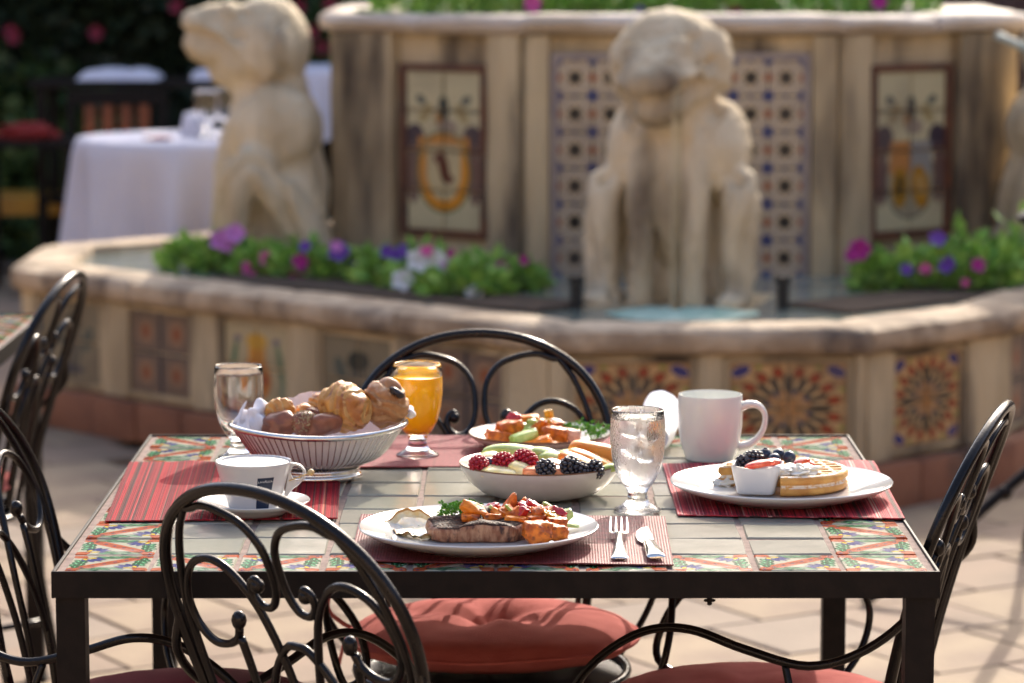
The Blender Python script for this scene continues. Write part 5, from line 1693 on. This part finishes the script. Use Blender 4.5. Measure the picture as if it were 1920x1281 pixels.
put(slab(.030, .014, .010, .003, .2, 34, .06), 'kiwi_slice', mat('kiwi_flesh', (.36, .48, .06), .35, col2=(.5, .6, .15), vs=60, bump=.0003, bs=300), 1141, 878, F - .045, 'small green kiwi slice at the right end of the fruit bowl', 'kiwi', (R(10), R(-14), R(10)))
for k, (x, y, dy) in enumerate(((970, 872, -.02), (1060, 876, -.03), (1010, 868, 0), (1090, 864, .02))):
    put(slab(.07, .05, .018, 0, .1, 40 + k), 'melon_chunk', PINE if k % 2 else HONEY, x, y + 6, F + dy, ['lowest honeydew chunk buried under the raspberries', 'pineapple chunk buried under the blackberries', 'honeydew chunk buried in the middle of the bowl', 'pineapple chunk buried under the cantaloupe'][k], 'fruit chunk')

# roast vegetables
POT = mat('roast_sweet_potato', (.78, .20, .014), .4, col2=(.42, .08, .008), vs=110, vdet=8, lo=.40, hi=.62, coat=.1, bump=.0008, bs=220, bdet=7, spec=.35, col3=(.09, .02, .008), vs3=160, lo3=.57, hi3=.72)
POT2 = mat('roast_carrot', (.88, .27, .015), .4, col2=(.66, .16, .01), vs=120, coat=.1, spec=.35, bump=.0006, bs=240)
REDP = mat('red_pepper', (.66, .02, .012), .16, col2=(.42, .01, .01), vs=60, coat=.8, bump=.0004, bs=150)
YELP = mat('yellow_pepper', (.85, .50, .02), .22, col2=(.74, .34, .02), vs=80, coat=.6, bump=.0004, bs=150)
GRNP = mat('green_onion', (.28, .46, .06), .35, col2=(.52, .62, .22), vs=90, coat=.3, bump=.0003, bs=200)
def chunk(sx, sy, sz, seed, cut=.8, amp=.10, sub=4):
    """blocky cut piece with seared uneven faces"""
    r = random.Random(seed)
    pl = [Vector((r.gauss(0, 1), r.gauss(0, 1), r.gauss(0, 1))).normalized() for _ in range(5)] + [Vector(q) for q in ((1, 0, 0), (-1, 0, 0), (0, 1, 0), (0, -1, 0), (0, 0, 1), (0, 0, -1))]
    lim = [r.uniform(.72, .95) for _ in range(5)] + [cut] * 6
    V, Fc = ico(sub); out = []
    for p in V:
        p = Vector(p) * 1.15
        for n_, l in zip(pl, lim):
            d = p.dot(n_)
            if d > l: p = p - n_ * (d - l) * .93
        d = 1 + amp * 1.3 * noise.noise(p * 2.5 + Vector((seed, 0, 0))) + .07 * noise.noise(p * 7 + Vector((0, seed, 0))) + .025 * noise.noise(p * 20)
        out.append((p.x * sx * d / cut, p.y * sy * d / cut, p.z * sz * d / cut))
    return out, Fc
def wedge(w, d, h, seed):
    v, f = chunk(w, d, h, seed)
    out = []
    for x, y, z in v:
        k = 1 - .8 * max(0, min(1, (z / h + 1) / 2))
        out.append((x * k + (z + h) * .1, y * (k * .7 + .3), z))
    return out, f
S0 = sp.y
MATS = {'P': POT, 'C': POT2, 'R': REDP, 'Y': YELP, 'G': GRNP}
veg = [  # px, py, dy, (half w, half d, half h), rot, kind, material, name, label
    (1008, 1000, -.035, (.0165, .015, .0135), (0, 2, 8), 'c', 'P', 'potato_cube', 'biggest roast sweet potato cube at the right end of the steak'),
    (1045, 999, -.028, (.0105, .011, .0095), (0, 8, 20), 'c', 'P', 'potato_cube', 'small roast sweet potato cube at the right end of the heap'),
    (955, 948, .035, (.0125, .009, .0155), (4, 12, 10), 'w', 'P', 'potato_wedge', 'tall pointed potato wedge standing highest on the steak plate'),
    (978, 949, .046, (.0120, .009, .0110), (0, 10, -10), 'w', 'P', 'potato_wedge', 'second pointed potato wedge just right of the tallest'),
    (890, 956, .012, (.0170, .009, .0068), (16, 28, -10), 'c', 'C', 'carrot_slab', 'long orange slab leaning above the left part of the steak'),
    (884, 972, .004, (.0120, .009, .0060), (6, 0, 0), 'c', 'P', 'potato_piece', 'browned potato piece just behind the steak'),
    (949, 966, .014, (.0110, .010, .0095), (0, -28, 10), 'c', 'P', 'potato_piece', 'shiny browned potato piece in front of the tall wedge'),
    (930, 968, .018, (.0135, .008, .0075), (10, -10, 5), 'c', 'Y', 'yellow_pepper', 'flat yellow pepper piece behind the steak'),
    (923, 955, .030, (.0100, .007, .0060), (10, -30, 20), 'c', 'R', 'red_pepper', 'small red pepper piece left of the tall potato wedge'),
    (988, 958, .028, (.0130, .009, .0080), (10, 20, 0), 'c', 'R', 'red_pepper', 'large glossy red pepper piece in the middle of the heap'),
    (1003, 954, .034, (.0130, .007, .0065), (12, 30, 12), 'c', 'R', 'red_pepper', 'dark red pepper strip behind the large glossy one'),
    (1018, 966, .016, (.0120, .007, .0060), (10, -26, 8), 'c', 'R', 'red_pepper', 'curled red pepper strip right of the middle of the heap'),
    (966, 976, -.002, (.0130, .008, .0055), (4, 6, 0), 'c', 'C', 'carrot_slice', 'orange carrot slice lying just behind the steak'),
    (1006, 976, .002, (.0120, .010, .0070), (4, -8, 0), 'c', 'P', 'potato_piece', 'dark browned potato piece above the biggest cube'),
    (1030, 973, .008, (.0115, .009, .0090), (8, 24, -8), 'c', 'Y', 'yellow_pepper', 'bright yellow pepper piece at the right of the heap'),
    (1046, 966, .024, (.0130, .006, .0048), (6, 28, 10), 'c', 'C', 'carrot_slice', 'thin orange strip sloping down at the right of the heap'),
    (1043, 981, -.004, (.0125, .010, .0070), (4, 4, 12), 'c', 'P', 'potato_piece', 'browned potato piece right of the biggest cube'),
    (1038, 956, .036, (.0150, .0045, .0032), (6, 32, 10), 'c', 'G', 'green_onion', 'pale green onion stem across the back of the heap'),
    (1058, 968, .026, (.0105, .007, .0062), (6, -20, 10), 'c', 'G', 'green_onion', 'green pepper piece at the right edge of the heap'),
    (1062, 985, -.002, (.0155, .0045, .0026), (2, 4, 8), 'c', 'G', 'green_onion', 'bright green onion sliver pointing to the right rim'),
    (960, 960, .008, (.0115, .0022, .0020), (0, 48, 0), 'c', 'G', 'rosemary_stem', 'thin dark green stem lying over the potato pieces'),
    (912, 962, .016, (.0110, .0030, .0025), (0, -52, 10), 'c', 'G', 'green_onion', 'olive green strip beside the yellow pepper piece'),
]
for k in range(12):
    veg.append((925 + 11 * k, 974 - 3 * (k % 3), .006 + .004 * (k % 4), (.0105, .010, .0075), (k * 20, k * 31, k * 47), 'c', 'PCPYPR'[k % 6], 'vegetable_piece', None))
for k, (px, py, dy, s, rot, kd, mm, nm, lab) in enumerate(veg):
    geo = (chunk if kd == 'c' else wedge)(s[0], s[1], s[2], 100 + k)
    lab = lab or '%s piece buried in the heap behind the steak, %s' % (['brown potato', 'orange carrot', 'dark potato', 'yellow pepper', 'burnt potato', 'red pepper'][(k - 22) % 6], ['below the leaning slab', 'below the small red piece', 'below the tall wedge', 'below the second wedge', 'in the very middle', 'under the large red pepper', 'under the carrot slice', 'under the dark potato', 'behind the biggest cube', 'under the yellow pepper', 'under the thin orange strip', 'at its right foot'][(k - 22) % 12])
    put(geo, nm, MATS[mm], px, py, S0 + dy, lab, 'roast vegetable', tuple(R(q) for q in rot), 'roast vegetables on the steak plate')

# steak: seared crust on top, fibrous cut side
def steak():
    n, lay = 120, 16
    v, f, ms = [], [], []
    W, D_, H = .0605, .033, .0265
    def outline(a):
        c_, s_ = math.cos(a), math.sin(a)
        rr = 1 + .07 * math.sin(2 * a + .5) + .05 * math.sin(5 * a) + .04 * noise.noise(Vector((c_ * 3, s_ * 3, 1)))
        return math.copysign(abs(c_) ** .7, c_) * W * rr, math.copysign(abs(s_) ** .8, s_) * D_ * rr
    side = [(.95, 0), (.985, .10), (1.0, .25), (1.015, .42), (1.01, .58), (.985, .74), (.95, .87), (.90, .95), (.82, 1.0)]
    top = [(.7, 1.03), (.55, 1.05), (.4, 1.04), (.25, 1.02), (.1, 1.02)]
    rows = side + top
    for i, (q, z) in enumerate(rows):
        for j in range(n):
            a = 2 * math.pi * j / n
            x, y = outline(a)
            g = noise.noise(Vector((x * 60, y * 60, z * 2)))
            g2 = noise.noise(Vector((x * 220, y * 220, z * 6)))
            seam = 1 - .06 * math.exp(-((x - .004) / .004) ** 2) - .05 * math.exp(-((x + .022) / .003) ** 2) - .04 * math.exp(-((x - .030) / .003) ** 2)
            if i >= len(side): seam = 1
            hl = H * (1 + .10 * math.sin(x * 60 + 1) + .08 * (x < -.02) * -1)
            zz = z * hl + (g * .0016 + g2 * .0008) * (z > .5)
            k = q * seam * (1 + .035 * g + .02 * g2)
            zz *= 1 + .5 * y / D_ * .35
            v.append((x * k, y * k, zz))
    m = len(rows)
    for i in range(m - 1):
        for j in range(n):
            f.append((i * n + j, i * n + (j + 1) % n, (i + 1) * n + (j + 1) % n, (i + 1) * n + j)); ms.append(1 if i >= 6 else 0)
    f.append(tuple((m - 1) * n + j for j in range(n))); ms.append(1)
    f.append(tuple(range(n))[::-1]); ms.append(0)
    return v, f, ms
MEAT = mat('steak_side', (.22, .08, .036), .42, col2=(.42, .22, .12), vs=130, vdet=9, lo=.40, hi=.62, col3=(.05, .016, .01), vs3=150, lo3=.52, hi3=.66, bump=.0022, bs=300, bdet=8, coat=.1, spec=.4, stretch=(1, 1, .45))
CRUST = mat('seared_crust', (.035, .015, .009), .55, col2=(.12, .045, .022), vs=240, vdet=8, lo=.48, hi=.7, col3=(.28, .20, .14), vs3=480, lo3=.62, hi3=.72, bump=.0022, bs=420, bdet=8, coat=.0, spec=.2)
v, f, ms = steak()
p = gz(897, 1018, ZM + .0065)
tag(MB().add(v, f, ms).obj('steak', [MEAT, CRUST], None, 180, loc=(p.x, p.y + .030, ZM + .0068), rot=(0, 0, R(-2))), 'thick grilled steak with a dark seared top on the white plate', 'steak')
# fried egg
def egg_geo():
    n, k = 150, 26
    v, f, ms = [], [], []
    for i in range(k + 1):
        q = i / k
        for j in range(n):
            a = 2 * math.pi * j / n
            c_, s_ = math.cos(a), math.sin(a)
            R0 = .047 * (1 + .13 * math.sin(2 * a + 2.4) + .10 * math.sin(3 * a + .3) + .05 * math.sin(7 * a) + .03 * noise.noise(Vector((c_ * 5, s_ * 5, 2))))
            back = math.exp(-((a - 2.2) / .55) ** 2)
            rr = R0 * q * (1 - .16 * back * q ** 4)
            edge = max(0, (q - .80) / .20)
            z = .0016 + .0022 * (1 - q) + .0045 * edge ** 1.4 * (1 + .7 * math.sin(11 * a) + .4 * math.sin(23 * a)) * .5 + .017 * back * max(0, (q - .55) / .45) ** 1.5
            x, y = rr * c_, rr * s_
            z += .0135 * math.exp(-(((x - .012) ** 2 + (y - .012) ** 2) / .016 ** 2) ** 1.6)
            z += .0026 * noise.noise(Vector((x * 90, y * 90, 4))) * (q < .9)
            v.append((x, y * .85, max(z, .0006)))
    for i in range(k):
        for j in range(n):
            f.append((i * n + j, (i + 1) * n + j, (i + 1) * n + (j + 1) % n, i * n + (j + 1) % n)); ms.append(1 if i >= k - 1 else (2 if i >= k - 4 else 0))
    N_ = len(v)
    v2 = [(x, y, z - .0016) for x, y, z in v]
    f2 = [tuple(q[::-1]) for q in f]
    return v, f, ms, v2, f2
EGG_S = 1.18
EGGW = mat('egg_white', (.78, .75, .66), .3, col2=(.72, .64, .44), vs=60, vdet=6, lo=.45, hi=.7, coat=.5, bump=.0007, bs=200, sss=.3, sssr=(.008, .006, .004))
EGGE = mat('crisp_egg_edge', (.62, .33, .09), .35, col2=(.40, .17, .04), vs=170, vdet=7, coat=.4, bump=.001, bs=300)
v, f, ms, v2, f2 = egg_geo()
p = gz(796, 1002, ZM + .010)
egg = empty('fried_egg', (p.x + .008, p.y + .020, ZM + .0085), R(-6), 'fried egg with a crisp brown lacy edge left of the steak', 'egg')
MB().add(v, f, ms).add(v2, f2, ms).obj('egg_white', [EGGW, EGGE, mat('golden_egg_rim', (.74, .52, .22), .35, col2=(.80, .70, .46), vs=140, vdet=7, bump=.001, bs=260)], egg, 180)
egg.scale = (EGG_S, 1.1, 1.15)
yl = MB().add(*blob(.0145, .013, .0062, 4, .06, 2, 1, (.012, .010, .0125)))
yl.obj('yolk', mat('veiled_yolk', (.80, .62, .56), .2, col2=(.86, .78, .72), vs=70, coat=.7, sss=.3, sssr=(.01, .004, .002), bump=.0002, bs=200), egg, 180)
mb = MB(); r = random.Random(4)
HERB = mat('chopped_herb', (.03, .12, .015), .5)
for _ in range(16):
    mb.add(*blob(.0011, .0007, .0003, 1), 0, M4((r.uniform(-.03, .02), r.uniform(-.03, .02), .0052), (0, 0, r.uniform(0, 3))))
o = mb.obj('herb_fleck', HERB, egg, 0); o['kind'] = 'stuff'

# parsley
PARS = [mat('parsley_leaf', (.10, .34, .02), .45, col2=(.06, .22, .012), vs=90), mat('parsley_leaf_light', (.24, .52, .05), .45, col2=(.16, .40, .03), vs=90)]
def parsley(px, py, Y, L, lab, seed, nb=5, spread=.8, rz=0):
    r = random.Random(seed)
    base = gy(px, py, Y)
    t = empty('parsley_sprig', base, rz, lab, 'parsley')
    st = MB(); lf = MB()
    for b in range(nb):
        a = (b / (nb - 1) - .5) * 2 * spread if nb > 1 else 0
        tip = Vector((math.sin(a) * L * r.uniform(.8, 1), r.uniform(-.3, .3) * L, math.cos(a) * L * r.uniform(.6, 1)))
        mid = tip * .5 + Vector((r.uniform(-.1, .1) * L, 0, .1 * L))
        st.add(*tube([(0, 0, 0), mid, tip], .0006, 5, smooth=3))
        for c in range(9):
            cpos = mid.lerp(tip, r.random() * 1.1) + Vector((r.gauss(0, .13), r.gauss(0, .12), r.gauss(0, .12))) * L
            for q in range(7):
                d = Vector((r.gauss(0, 1), r.gauss(0, .8), r.gauss(.35, .9))).normalized()
                w = d.cross(Vector((r.gauss(0, 1), r.gauss(0, 1), r.gauss(0, 1)))).normalized()
                nn = d.cross(w); l = .0042 * r.uniform(.7, 1.3)
                vv = [cpos, cpos + d * l * .45 - w * l * .28 + nn * l * .15, cpos + d * l * .75 - w * l * .42, cpos + d * l * .72 - w * l * .10, cpos + d * l * 1.1, cpos + d * l * .72 + w * l * .12 + nn * l * .1, cpos + d * l * .78 + w * l * .42 + nn * l * .15, cpos + d * l * .42 + w * l * .26]
                lf.add(vv, [(0, 1, 3), (1, 2, 3), (0, 3, 5), (3, 4, 5), (0, 5, 7), (5, 6, 7)], r.choice((0, 0, 1)))
    st.obj('stem', PARS[1], t, 180)
    o = lf.obj('leaves', PARS, t, 0); o['kind'] = 'stuff'
    return t
parsley(850, 972, S0 + .024, .0225, 'curly parsley sprig standing between the fried egg and the potatoes', 3, 7, 1.15)
parsley(886, 958, S0 + .040, .013, 'small parsley tip showing behind the leaning orange slab', 5, 4, .9)

# far plate of potatoes
B0 = bpz.y
far = [
    (934, 823, -.028, (.0175, .014, .0125), (0, 5, 10), 'c', 'P', 'potato_cube', 'left potato cube at the front of the far plate'),
    (957, 812, -.014, (.0185, .015, .0170), (0, -8, 20), 'c', 'P', 'potato_cube', 'tall orange potato cube near the left of the far plate'),
    (1040, 820, -.026, (.0190, .015, .0150), (0, 6, -8), 'c', 'P', 'potato_cube', 'round shiny potato cube in the front middle of the far plate'),
    (982, 822, -.050, (.0200, .008, .0085), (8, -16, 6), 'c', 'G', 'green_pepper', 'large green pepper piece at the front of the far plate'),
    (1006, 829, -.058, (.0210, .011, .0050), (4, -16, 4), 'c', 'C', 'carrot_slice', 'flat orange carrot slice at the front of the far plate'),
    (1036, 832, -.060, (.0200, .010, .0040), (4, 12, -4), 'c', 'C', 'carrot_slice', 'second flat carrot slice just right of the first'),
    (1068, 815, -.024, (.0150, .012, .0090), (4, 8, 0), 'c', 'R', 'salmon_piece', 'pinkish piece left of the parsley on the far plate'),
    (961, 788, .010, (.0100, .010, .0115), (4, 20, 0), 'c', 'R', 'red_pepper', 'shiny red pepper piece highest at the left of the far plate'),
    (989, 786, .014, (.0165, .009, .0060), (6, -8, 0), 'c', 'C', 'carrot_slice', 'orange slab on top of the far heap'),
    (1001, 796, .000, (.0110, .008, .0075), (6, 30, 0), 'c', 'G', 'green_pepper', 'small green pepper piece on top of the far heap'),
    (978, 801, -.006, (.0150, .009, .0070), (6, 12, 10), 'c', 'G', 'green_pepper', 'dark green pepper piece in the middle of the far heap'),
    (1012, 806, -.016, (.0075, .007, .0150), (6, 14, 0), 'c', 'P', 'potato_wedge', 'upright reddish potato wedge in the far heap'),
    (1024, 797, -.002, (.0095, .008, .0095), (6, -14, 0), 'c', 'Y', 'yellow_pepper', 'yellow pepper piece on the far heap'),
    (1029, 776, .010, (.0062, .006, .0062), (6, -14, 0), 'c', 'Y', 'corn_piece', 'tiny yellow tip sticking up above the far heap'),
    (1024, 786, .010, (.0035, .003, .0085), (6, 14, 0), 'c', 'G', 'green_pepper', 'thin green stem under the tiny yellow tip'),
    (1044, 802, -.004, (.0130, .010, .0090), (6, -4, 0), 'c', 'P', 'potato_piece', 'browned potato piece on the right slope of the far heap'),
]
for k in range(8):
    far.append((940 + 16 * k, 820 - 4 * (k % 3), -.012 + .004 * (k % 3), (.0150, .014, .0110), (k * 20, k * 31, k * 47), 'c', 'PCPG'[k % 4], 'vegetable_piece', None))
PINKF = mat('pink_flesh', (.76, .30, .18), .4, col2=(.80, .42, .30), vs=70, bump=.0005, bs=200)
for k, (px, py, dy, s, rot, kd, mm, nm, lab) in enumerate(far):
    geo = (chunk if kd == 'c' else wedge)(s[0], s[1], s[2], 200 + k)
    lab = lab or '%s piece buried in the far heap, %s' % (['potato', 'carrot', 'browned potato', 'green pepper'][(k - 16) % 4], ['behind the left cube', 'behind the tall cube', 'under the slab on top', 'under the green pieces', 'below the white onion', 'behind the round cube', 'left of the pink piece', 'behind the lower parsley'][(k - 16) % 8])
    put(geo, nm if nm != 'salmon_piece' else 'pink_piece', PINKF if nm == 'salmon_piece' else MATS[mm], px, py, B0 + dy, lab, 'roast vegetable', tuple(R(q) for q in rot), 'roast vegetables on the far plate')
ONION = mat('white_onion', (.80, .70, .62), .35, coat=.3)
put(slab(.034, .012, .008, .004, .3, 61), 'onion_piece', ONION, 1037, 790, B0 + .012, 'translucent white onion strip on top of the far heap', 'onion', (R(10), R(4), 0))
parsley(1072, 818, B0 - .014, .020, 'lower parsley sprig in the middle of the far plate', 12, 5, .9)
parsley(1112, 832, B0 - .034, .036, 'tall parsley sprig at the right end of the far plate', 13, 8, .62)

# ------------------------------------------------------------------ waffle
WZ = ZM + .0066
wc = gz(1468, 912, WZ)
wc = Vector((wc.x, wc.y + .002, WZ))
WAF = mat('waffle_crust', (.72, .38, .09), .55, col2=(.52, .22, .04), vs=45, vdet=7, lo=.35, hi=.65, bump=.0008, bs=160, bdet=6)
SUGAR = mat('sugared_waffle', (.82, .74, .62), .7, col2=(.66, .36, .10), vs=150, vdet=8, lo=.48, hi=.60, bump=.0006, bs=300)
waf = empty('waffle', wc, R(8), 'round golden waffle dusted with sugar on the white plate', 'waffle')
WR, WH = .0865, .0265
prof = [(0, 0), (WR - .006, 0), (WR - .001, .003), (WR, .007), (WR - .001, .0105), (WR - .0045, .0125), (WR - .0035, .0145), (WR, .017), (WR + .0002, .021), (WR - .002, WH - .0015), (WR - .006, WH), (WR - .0085, WH - .001), (WR - .009, .016), (0, .016)]
def cut(x, y):
    a = math.degrees(math.atan2(y, x))
    return -188 + 0 < a < -106 or a > 174
v, f = lathe(prof, 120)
v = [((x * .10, y * .10, z) if cut(x, y) and (x * x + y * y) > 1e-8 else (x, y, z)) for x, y, z in v]
k = len(prof) - 1
MB().add(v, f, [1 if i % k in (4, 5, 9, 10) else 0 for i in range(len(f))]).obj('waffle_edge', [WAF, SUGAR], waf, 60)
step, rw = .0195, .0034
for ax in (0, 1):
    for i in range(-4, 5):
        c_ = i * step
        if abs(c_) > WR - .012: continue
        L_ = math.sqrt((WR - .008) ** 2 - c_ ** 2)
        hh = WH - (.0006 if ax else 0)
        b_ = (-L_, L_, c_ - rw, c_ + rw) if ax == 0 else (c_ - rw, c_ + rw, -L_, L_)
        v, f = [], []
        n = 40
        for q in range(n + 1):
            t = q / n
            w_ = noise.noise(Vector((t * 8, i, ax))) * .0006
            for s_, z in ((-1.35, .0162), (-1.0, hh - .0008 + w_), (-.6, hh + w_), (.6, hh + w_), (1.0, hh - .0008 + w_), (1.35, .0162)):
                u_ = -L_ + 2 * L_ * t; o_ = c_ + s_ * rw
                v.append((u_, o_, z) if ax == 0 else (o_, u_, z))
        for q in range(n):
            for s_ in range(5):
                if cut(v[q * 6 + s_][0] + .002, v[q * 6 + s_][1] + .002): continue
                f.append((q * 6 + s_, (q + 1) * 6 + s_, (q + 1) * 6 + s_ + 1, q * 6 + s_ + 1))
        if ax: f = [x[::-1] for x in f]
        MB().add(v, f, [1 if (i_ % 5) in (1, 2, 3) and ((i_ // 5 + i * 7) % 40 > 6) and ax == 1 else 0 for i_ in range(len(f))]).obj('waffle_ridge', [WAF, SUGAR], waf, 60)
CREAM = mat('whipped_cream', (.86, .83, .75), .4, col2=(.84, .78, .64), vs=50, sss=.3, sssr=(.008, .007, .005), bump=.0006, bs=120, coat=.2)
ct = WZ + WH
def on_waf(px, py, z): return gz(px, py, z)
p = on_waf(1490, 889, ct)
tag(MB().add(*blob(.034, .022, .0085, 5, .55, 2.4, 3)).add(*blob(.015, .012, .008, 4, .4, 2, 5, (-.018, -.010, .001))).add(*blob(.012, .010, .009, 4, .5, 2.5, 7, (.008, -.012, .001))).obj('whipped_cream', CREAM, None, 180, loc=(p.x, p.y + .012, ct + .002)), 'lumpy dollop of whipped cream on the waffle', 'cream')
p = gz(1351, 908, ZM + .008)
tag(MB().add(*blob(.016, .016, .007, 4, .5, 2.2, 8)).obj('whipped_cream', CREAM, None, 180, loc=(p.x + .004, p.y, ZM + .010)), 'small smear of cream and sugar at the left edge of the waffle', 'cream')
STRAW = mat('strawberry_flesh', (.66, .03, .012), .25, col2=(.80, .14, .06), vs=60, coat=.5, bump=.0005, bs=200, sss=.15, sssr=(.006, .001, .001))
for i, (px, py, dz, w, rz, ry, lab) in enumerate(((1424, 870, .012, .042, 8, -9, 'longest strawberry slice just above the white ramekin'), (1450, 866, .011, .026, -20, 0, 'dark strawberry slice between the blueberries and the cream'),
                                              (1502, 866, .005, .026, 10, -16, 'bright strawberry slice right of the blueberries'), (1516, 868, .003, .022, -10, 22, 'small strawberry slice furthest right on the waffle'))):
    p = on_waf(px, py, ct + dz)
    tag(MB().add(*slab(w, .014, .0075, .002, .55, i)).obj('strawberry_slice', STRAW, None, 180, loc=p, rot=(R(12), R(ry), R(rz))), lab, 'strawberry', 'strawberry slices on the waffle')
p = on_waf(1409, 863, ct + .012)
tag(drupes(.0155, .0115, .0110, .0030, 70, 9).obj('blackberry', BLACKB, None, 180, loc=p, rot=(0, R(-22), R(10))), 'large blackberry lying on the waffle above the ramekin', 'blackberry')
p = on_waf(1394, 868, ct + .009)
tag(drupes(.0090, .0095, .0100, .0029, 44, 10).obj('blackberry', BLACKB, None, 180, loc=p, rot=(0, R(-10), R(10))), 'smaller blackberry at the left end of the berries on the waffle', 'blackberry')
for i, (px, py, lab) in enumerate(((1435, 852, 'leftmost blueberry on the waffle, beside the large blackberry'), (1460, 853, 'upper middle blueberry on the waffle'), (1480, 858, 'rightmost blueberry on the waffle'), (1452, 862, 'blueberry tucked low between the others on the waffle'))):
    p = on_waf(px, py, ct + .014 - .004 * (i == 3))
    mb = MB().add(*blob(.0088, .0088, .0080, 4, .05, 2, i))
    mb.add(*tube([(.0028 * math.cos(a), .0028 * math.sin(a), .0079) for a in np.linspace(0, 6.283, 11)[:-1]], .0008, 6, closed=True, smooth=2))
    tag(mb.obj('blueberry', BLUEB, None, 180, loc=p, rot=(R(25 + 30 * i), R(20 * i), 0)), lab, 'blueberry', 'blueberries on the waffle')
# square ramekin
def ramekin():
    v, f = [], []
    n = 64
    prof = [(0, .0), (.70, 0), (.76, .0012), (.80, .006), (.87, .016), (.95, .028), (1.0, .0355), (.995, .0368), (.965, .0368), (.945, .0355), (.88, .026), (.78, .012), (.70, .007), (0, .006)]
    for q, z in prof:
        for j in range(n):
            a = 2 * math.pi * j / n
            e_ = 5.5
            r_ = 1 / (abs(math.cos(a)) ** e_ + abs(math.sin(a)) ** e_) ** (1 / e_)
            dip = .0016 * math.cos(4 * a) * (z > .03)
            v.append((.0325 * q * r_ * math.cos(a), .0325 * q * r_ * math.sin(a), z - dip))
    for i in range(len(prof) - 1):
        for j in range(n): f.append((i * n + j, i * n + (j + 1) % n, (i + 1) * n + (j + 1) % n, (i + 1) * n + j))
    return v, f
p = gz(1422, 929, ZM + .0075)
tag(MB().add(*ramekin()).obj('ramekin', CHINA, None, 50, loc=(p.x, p.y + .022, ZM + .0082), rot=(R(0), 0, R(-11))), 'small square white ramekin leaning in front of the waffle', 'ramekin')

# water goblets and a folded napkin on the background cloth
for i, (x, y, lab) in enumerate(((-1.085, 7.80, 'blurred goblet on the white cloth table beside the left statue'), (-1.02, 7.95, 'second blurred goblet behind it on the white cloth table'))):
    t = copy_tree(g3, lab, (x, y, .7615), 0); t.scale = (1.3, 1.3, 1.3)
linen((-1.14, 7.93, .7615), .10, .10, .10, 'upright white napkin beside the goblets on the cloth table', 9)
tag(MB().add(*blob(.05, .03, .008, 3, .3, 2, 4)).obj('red_napkin', REDC, None, 180, loc=(-1.25, 7.72, .768)), 'small red cloth lying on the white cloth table', 'napkin')

# ------------------------------------------------------------------ buildings added to block low sky and bounce warm light
STUC = mat('warm_stucco', (.42, .33, .25), .9, col2=(.36, .28, .20), vs=.8, bump=.01, bs=6)
DARKW = mat('dark_window', (.02, .022, .025), .1)
WFR = mat('window_frame_wood', (.12, .06, .03), .6)
def building(loc, rz, W, H, lab, nwin):
    t = empty('added_building', loc, rz, lab, 'building')
    cols = [(-W / 2 + W * (i + .5) / nwin) for i in range(nwin)]
    mb = MB()
    mb.add(*boxg(-W / 2, W / 2, .3, 3, 0.0, H))
    xs = [-W / 2] + [q for c in cols for q in (c - .6, c + .6)] + [W / 2]
    for i in range(0, len(xs), 2): mb.add(*boxg(xs[i], xs[i + 1], 0, .299, 0.0, H))
    for c in cols:
        mb.add(*boxg(c - .599, c + .599, 0.002, .298, 0.0, .9)); mb.add(*boxg(c - .599, c + .599, .002, .298, 2.3, 3.6)); mb.add(*boxg(c - .599, c + .599, .002, .298, 5.0, H - .002))
    mb.obj('wall', STUC, t, smooth=0)
    MB().add(*boxg(-W / 2 - .2, W / 2 + .2, -.35, 3, H + .003, H + .2)).obj('roof', TERRA, t, smooth=0)
    for c in cols:
        for z in (.9, 3.6):
            w = MB(); w.add(*boxg(c - .6, c + .6, .20, .24, z, z + 1.4)); wo = w.obj('window', DARKW, t, smooth=0)
            w = MB()
            for b_ in ((c - .6, c - .54, z, z + 1.4), (c + .54, c + .6, z, z + 1.4), (c - .03, c + .03, z, z + 1.4), (c - .54, c + .54, z, z + .06), (c - .54, c + .54, z + 1.34, z + 1.4)):
                w.add(*boxg(b_[0], b_[1], .17, .199, b_[2], b_[3]))
            w.obj('frame', WFR, wo, smooth=0)
    return t
building((0, 18.5, 0), 0, 34, 5.6, 'stucco building added far behind the fountain to block low sky', 9)
building((-13, 2, 0), R(90), 30, 6.2, 'unseen stucco building added on the left to block low sky', 7)
building((13, 2, 0), R(-90), 30, 6.2, 'unseen stucco building added on the right to block low sky', 7)
building((0, -14, 0), R(180), 30, 6.2, 'unseen stucco building added behind the camera to bounce warm light', 7)
